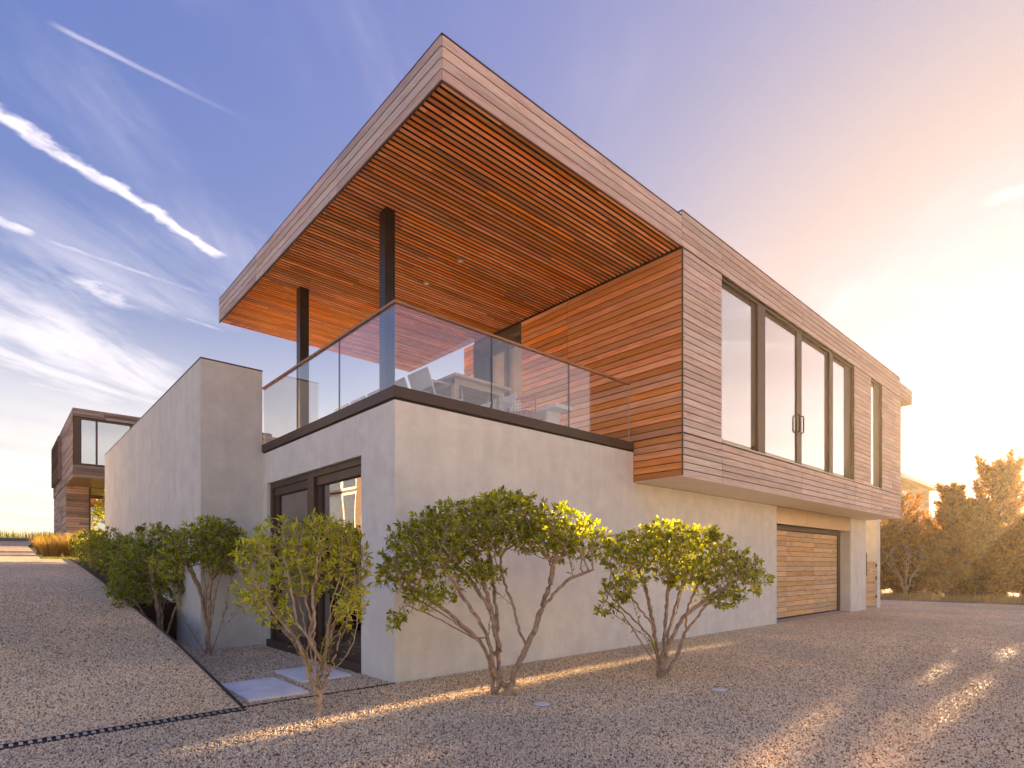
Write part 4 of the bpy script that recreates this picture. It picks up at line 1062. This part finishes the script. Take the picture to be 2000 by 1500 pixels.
# ------------------------------------------------------------------ conifers along the boundary
def conifer(label, x, y, ht, wd, lean=0.0, n_pl=46, z0=0.1, dense=1.0, clear=0.04):
    tr = MB(); fo = MB()
    top = Vector((lean, lean * 0.3, ht * 0.8))
    tp = [Vector((0, 0, -0.1)), Vector((0.1, 0.05, ht * 0.25)), Vector((lean * 0.4, 0.0, ht * 0.5)), top]
    tr.tube(tp, [0.20, 0.16, 0.10, 0.03], 8)
    for i in range(n_pl):
        u = (i + rng.random()) / n_pl
        hz = ht * (clear + (0.76 - clear) * u); seg_ = min(2, int(hz / (ht * 0.8) * 3)); b = tp[seg_].lerp(tp[seg_ + 1], (hz / (ht * 0.8) * 3) - seg_)
        a = i * 2.399 + rng.uniform(-0.4, 0.4)
        Ln = wd * (0.55 + 0.6 * math.sin(3.14 * min(1, u * 0.8 + 0.22))) * rng.choice((0.6, 0.75, 0.9, 1.0, 1.15, 1.5))
        el = 0.25 + 0.75 * u + rng.uniform(-0.2, 0.25)
        d0 = Vector((math.cos(a), math.sin(a), math.tan(min(1.25, el)) * 0.7)).normalized(); d1 = (d0 + Vector((-0.12, 0.25, 1.0 + 0.8 * u))).normalized()
        pts = []; p = Vector(b)
        for k in range(9): pts.append(p.copy()); p = p + d0.lerp(d1, k / 8) * Ln / 8
        tr.tube(pts, [0.035 * (1 - k / 9) + 0.004 for k in range(9)], 4, cap=False)
        ns = int(88 * dense * Ln / wd)
        for k in range(ns):
            f_ = 0.16 + 0.84 * (k + rng.random()) / ns; q_ = f_ * 8; j = min(7, int(q_)); c = pts[j].lerp(pts[j + 1], q_ - j); dd = (pts[j + 1] - pts[j]).normalized()
            spread = (0.34 * (1 - f_) + 0.05) * wd * 0.40
            rv_ = Vector((rng.gauss(0, 1), rng.gauss(0, 1), rng.gauss(0, 0.7)))
            c2 = c + rv_ * spread * 0.55; sd_ = (dd * 1.2 + rv_ * 0.45 + Vector((0, 0, 0.25))).normalized(); l = rng.uniform(0.14, 0.30) * (1.15 - 0.4 * f_)
            s = sd_.cross(Vector((rng.gauss(0, 1), rng.gauss(0, 1), rng.gauss(0, 1)))).normalized()
            for m_ in range(3):
                o_ = c2 + sd_ * l * 0.28 * m_; dv = (sd_ + s * (0.7 if m_ % 2 else -0.7) * (1 if m_ else 0)).normalized(); k0 = len(fo.v)
                sw = dv.cross(Vector((0.3, 0.5, rng.uniform(-1, 1)))).normalized() * l * 0.17
                fo.v += [tuple(o_), tuple(o_ + dv * l * 0.45 + sw), tuple(o_ + dv * l), tuple(o_ + dv * l * 0.45 - sw)]; fo.f.append((k0, k0 + 1, k0 + 2, k0 + 3))
    t = thing('conifer_tree', label, 'conifer', (x, y, z0), rng.uniform(0, 6.28), 'conifers along the court boundary')
    part('trunk', tr, 'bark_dark', t, smooth=True); part('crown', fo, 'conifer', t)


TREES = [(29.5, -1.95, 7.4, 1.5, 'tall feathery conifer with the highest spire beyond the court'), (29.0, -0.42, 6.1, 1.05, 'slim conifer between the tallest spire and the neighbour roof'),
         (30.5, 1.95, 6.0, 1.35, 'lower dark conifer just right of the house corner'), (29.2, -1.1, 5.4, 1.2, 'middle conifer filling the gap below the tallest spire'),
         (31.5, 4.2, 5.2, 1.7, 'low conifer behind the side gate post'), (32.0, 1.0, 3.9, 1.9, 'bushy conifer between the neighbour house and the slim conifer'), (28.6, 2.9, 3.3, 1.6, 'lowest bushy conifer right beside the gate post'), (30.2, -2.9, 3.1, 1.9, 'low wide conifer under the tallest spire at the right'), (31.8, -4.8, 3.4, 1.9, 'low wide conifer farthest to the right'), (28.9, -1.5, 2.3, 1.7, 'lowest bushy conifer at the foot of the tallest spire'), (29.3, 1.4, 2.4, 1.6, 'low bushy conifer behind the bare shrub'), (30.5, -4.6, 6.4, 1.4, 'sparse conifer added out of view past the low conifers to dapple the light'), (28.2, -0.5, 2.5, 1.4, 'low bushy conifer at the foot of the middle conifer')]  # the sparse off-frame conifer is added to break up the sun patch
for x, y, h_, w_, lb in TREES: conifer(lb, x, y, h_, w_, rng.uniform(-.3, .3), clear=0.2 if h_ > 7 else 0.04, dense=0.5 if y < -4.5 and h_ > 5 else 1.05)


def bare(label, x, y, ht):
    ss = [{'pts': [(0, 0, 0), (dx * 0.3, dy * .3, ht * 0.35), (dx, dy, ht * 0.65)], 'on': None} for dx, dy in ((-0.9, 0), (-0.45, .3), (-0.1, -.2), (0.3, .2), (0.7, -.1), (1.0, .1))]
    Pn, par = grow(ss, blobs([(0, 0, ht * 0.72, 1.15, 0.6, ht * 0.34)], 130), seg=0.13, kill=0.16, infl=0.8); wm, ch, r = wood_mesh(Pn, par, 0.010, 2.6, 0.05)
    t = thing('bare_shrub', label, 'shrub', (x, y, 0.08), RZ); part('trunk', wm, 'bark', t, smooth=True)


bare('bare twiggy shrub before the conifers near the side gate', 26.9, 0.85, 2.5)

# ------------------------------------------------------------------ low golden haze volume added over the site to imitate the sun's flare
hm = bpy.data.materials.new('flare_haze_volume'); hm.use_nodes = True; t = NT(hm.node_tree); t.n.remove(t.n['Principled BSDF'])
pv = t.new('ShaderNodeVolumePrincipled'); pv.inputs['Color'].default_value = (1.0, 0.82, 0.58, 1); pv.inputs['Density'].default_value = 0.00055; pv.inputs['Anisotropy'].default_value = 0.70
t.l.new(pv.outputs[0], t.n['Material Output'].inputs['Volume'])
o = part('flare_haze', MB().box(-950, 950, -950, 950, -1.7, 12.0), hm, None); o['kind'] = 'stuff'
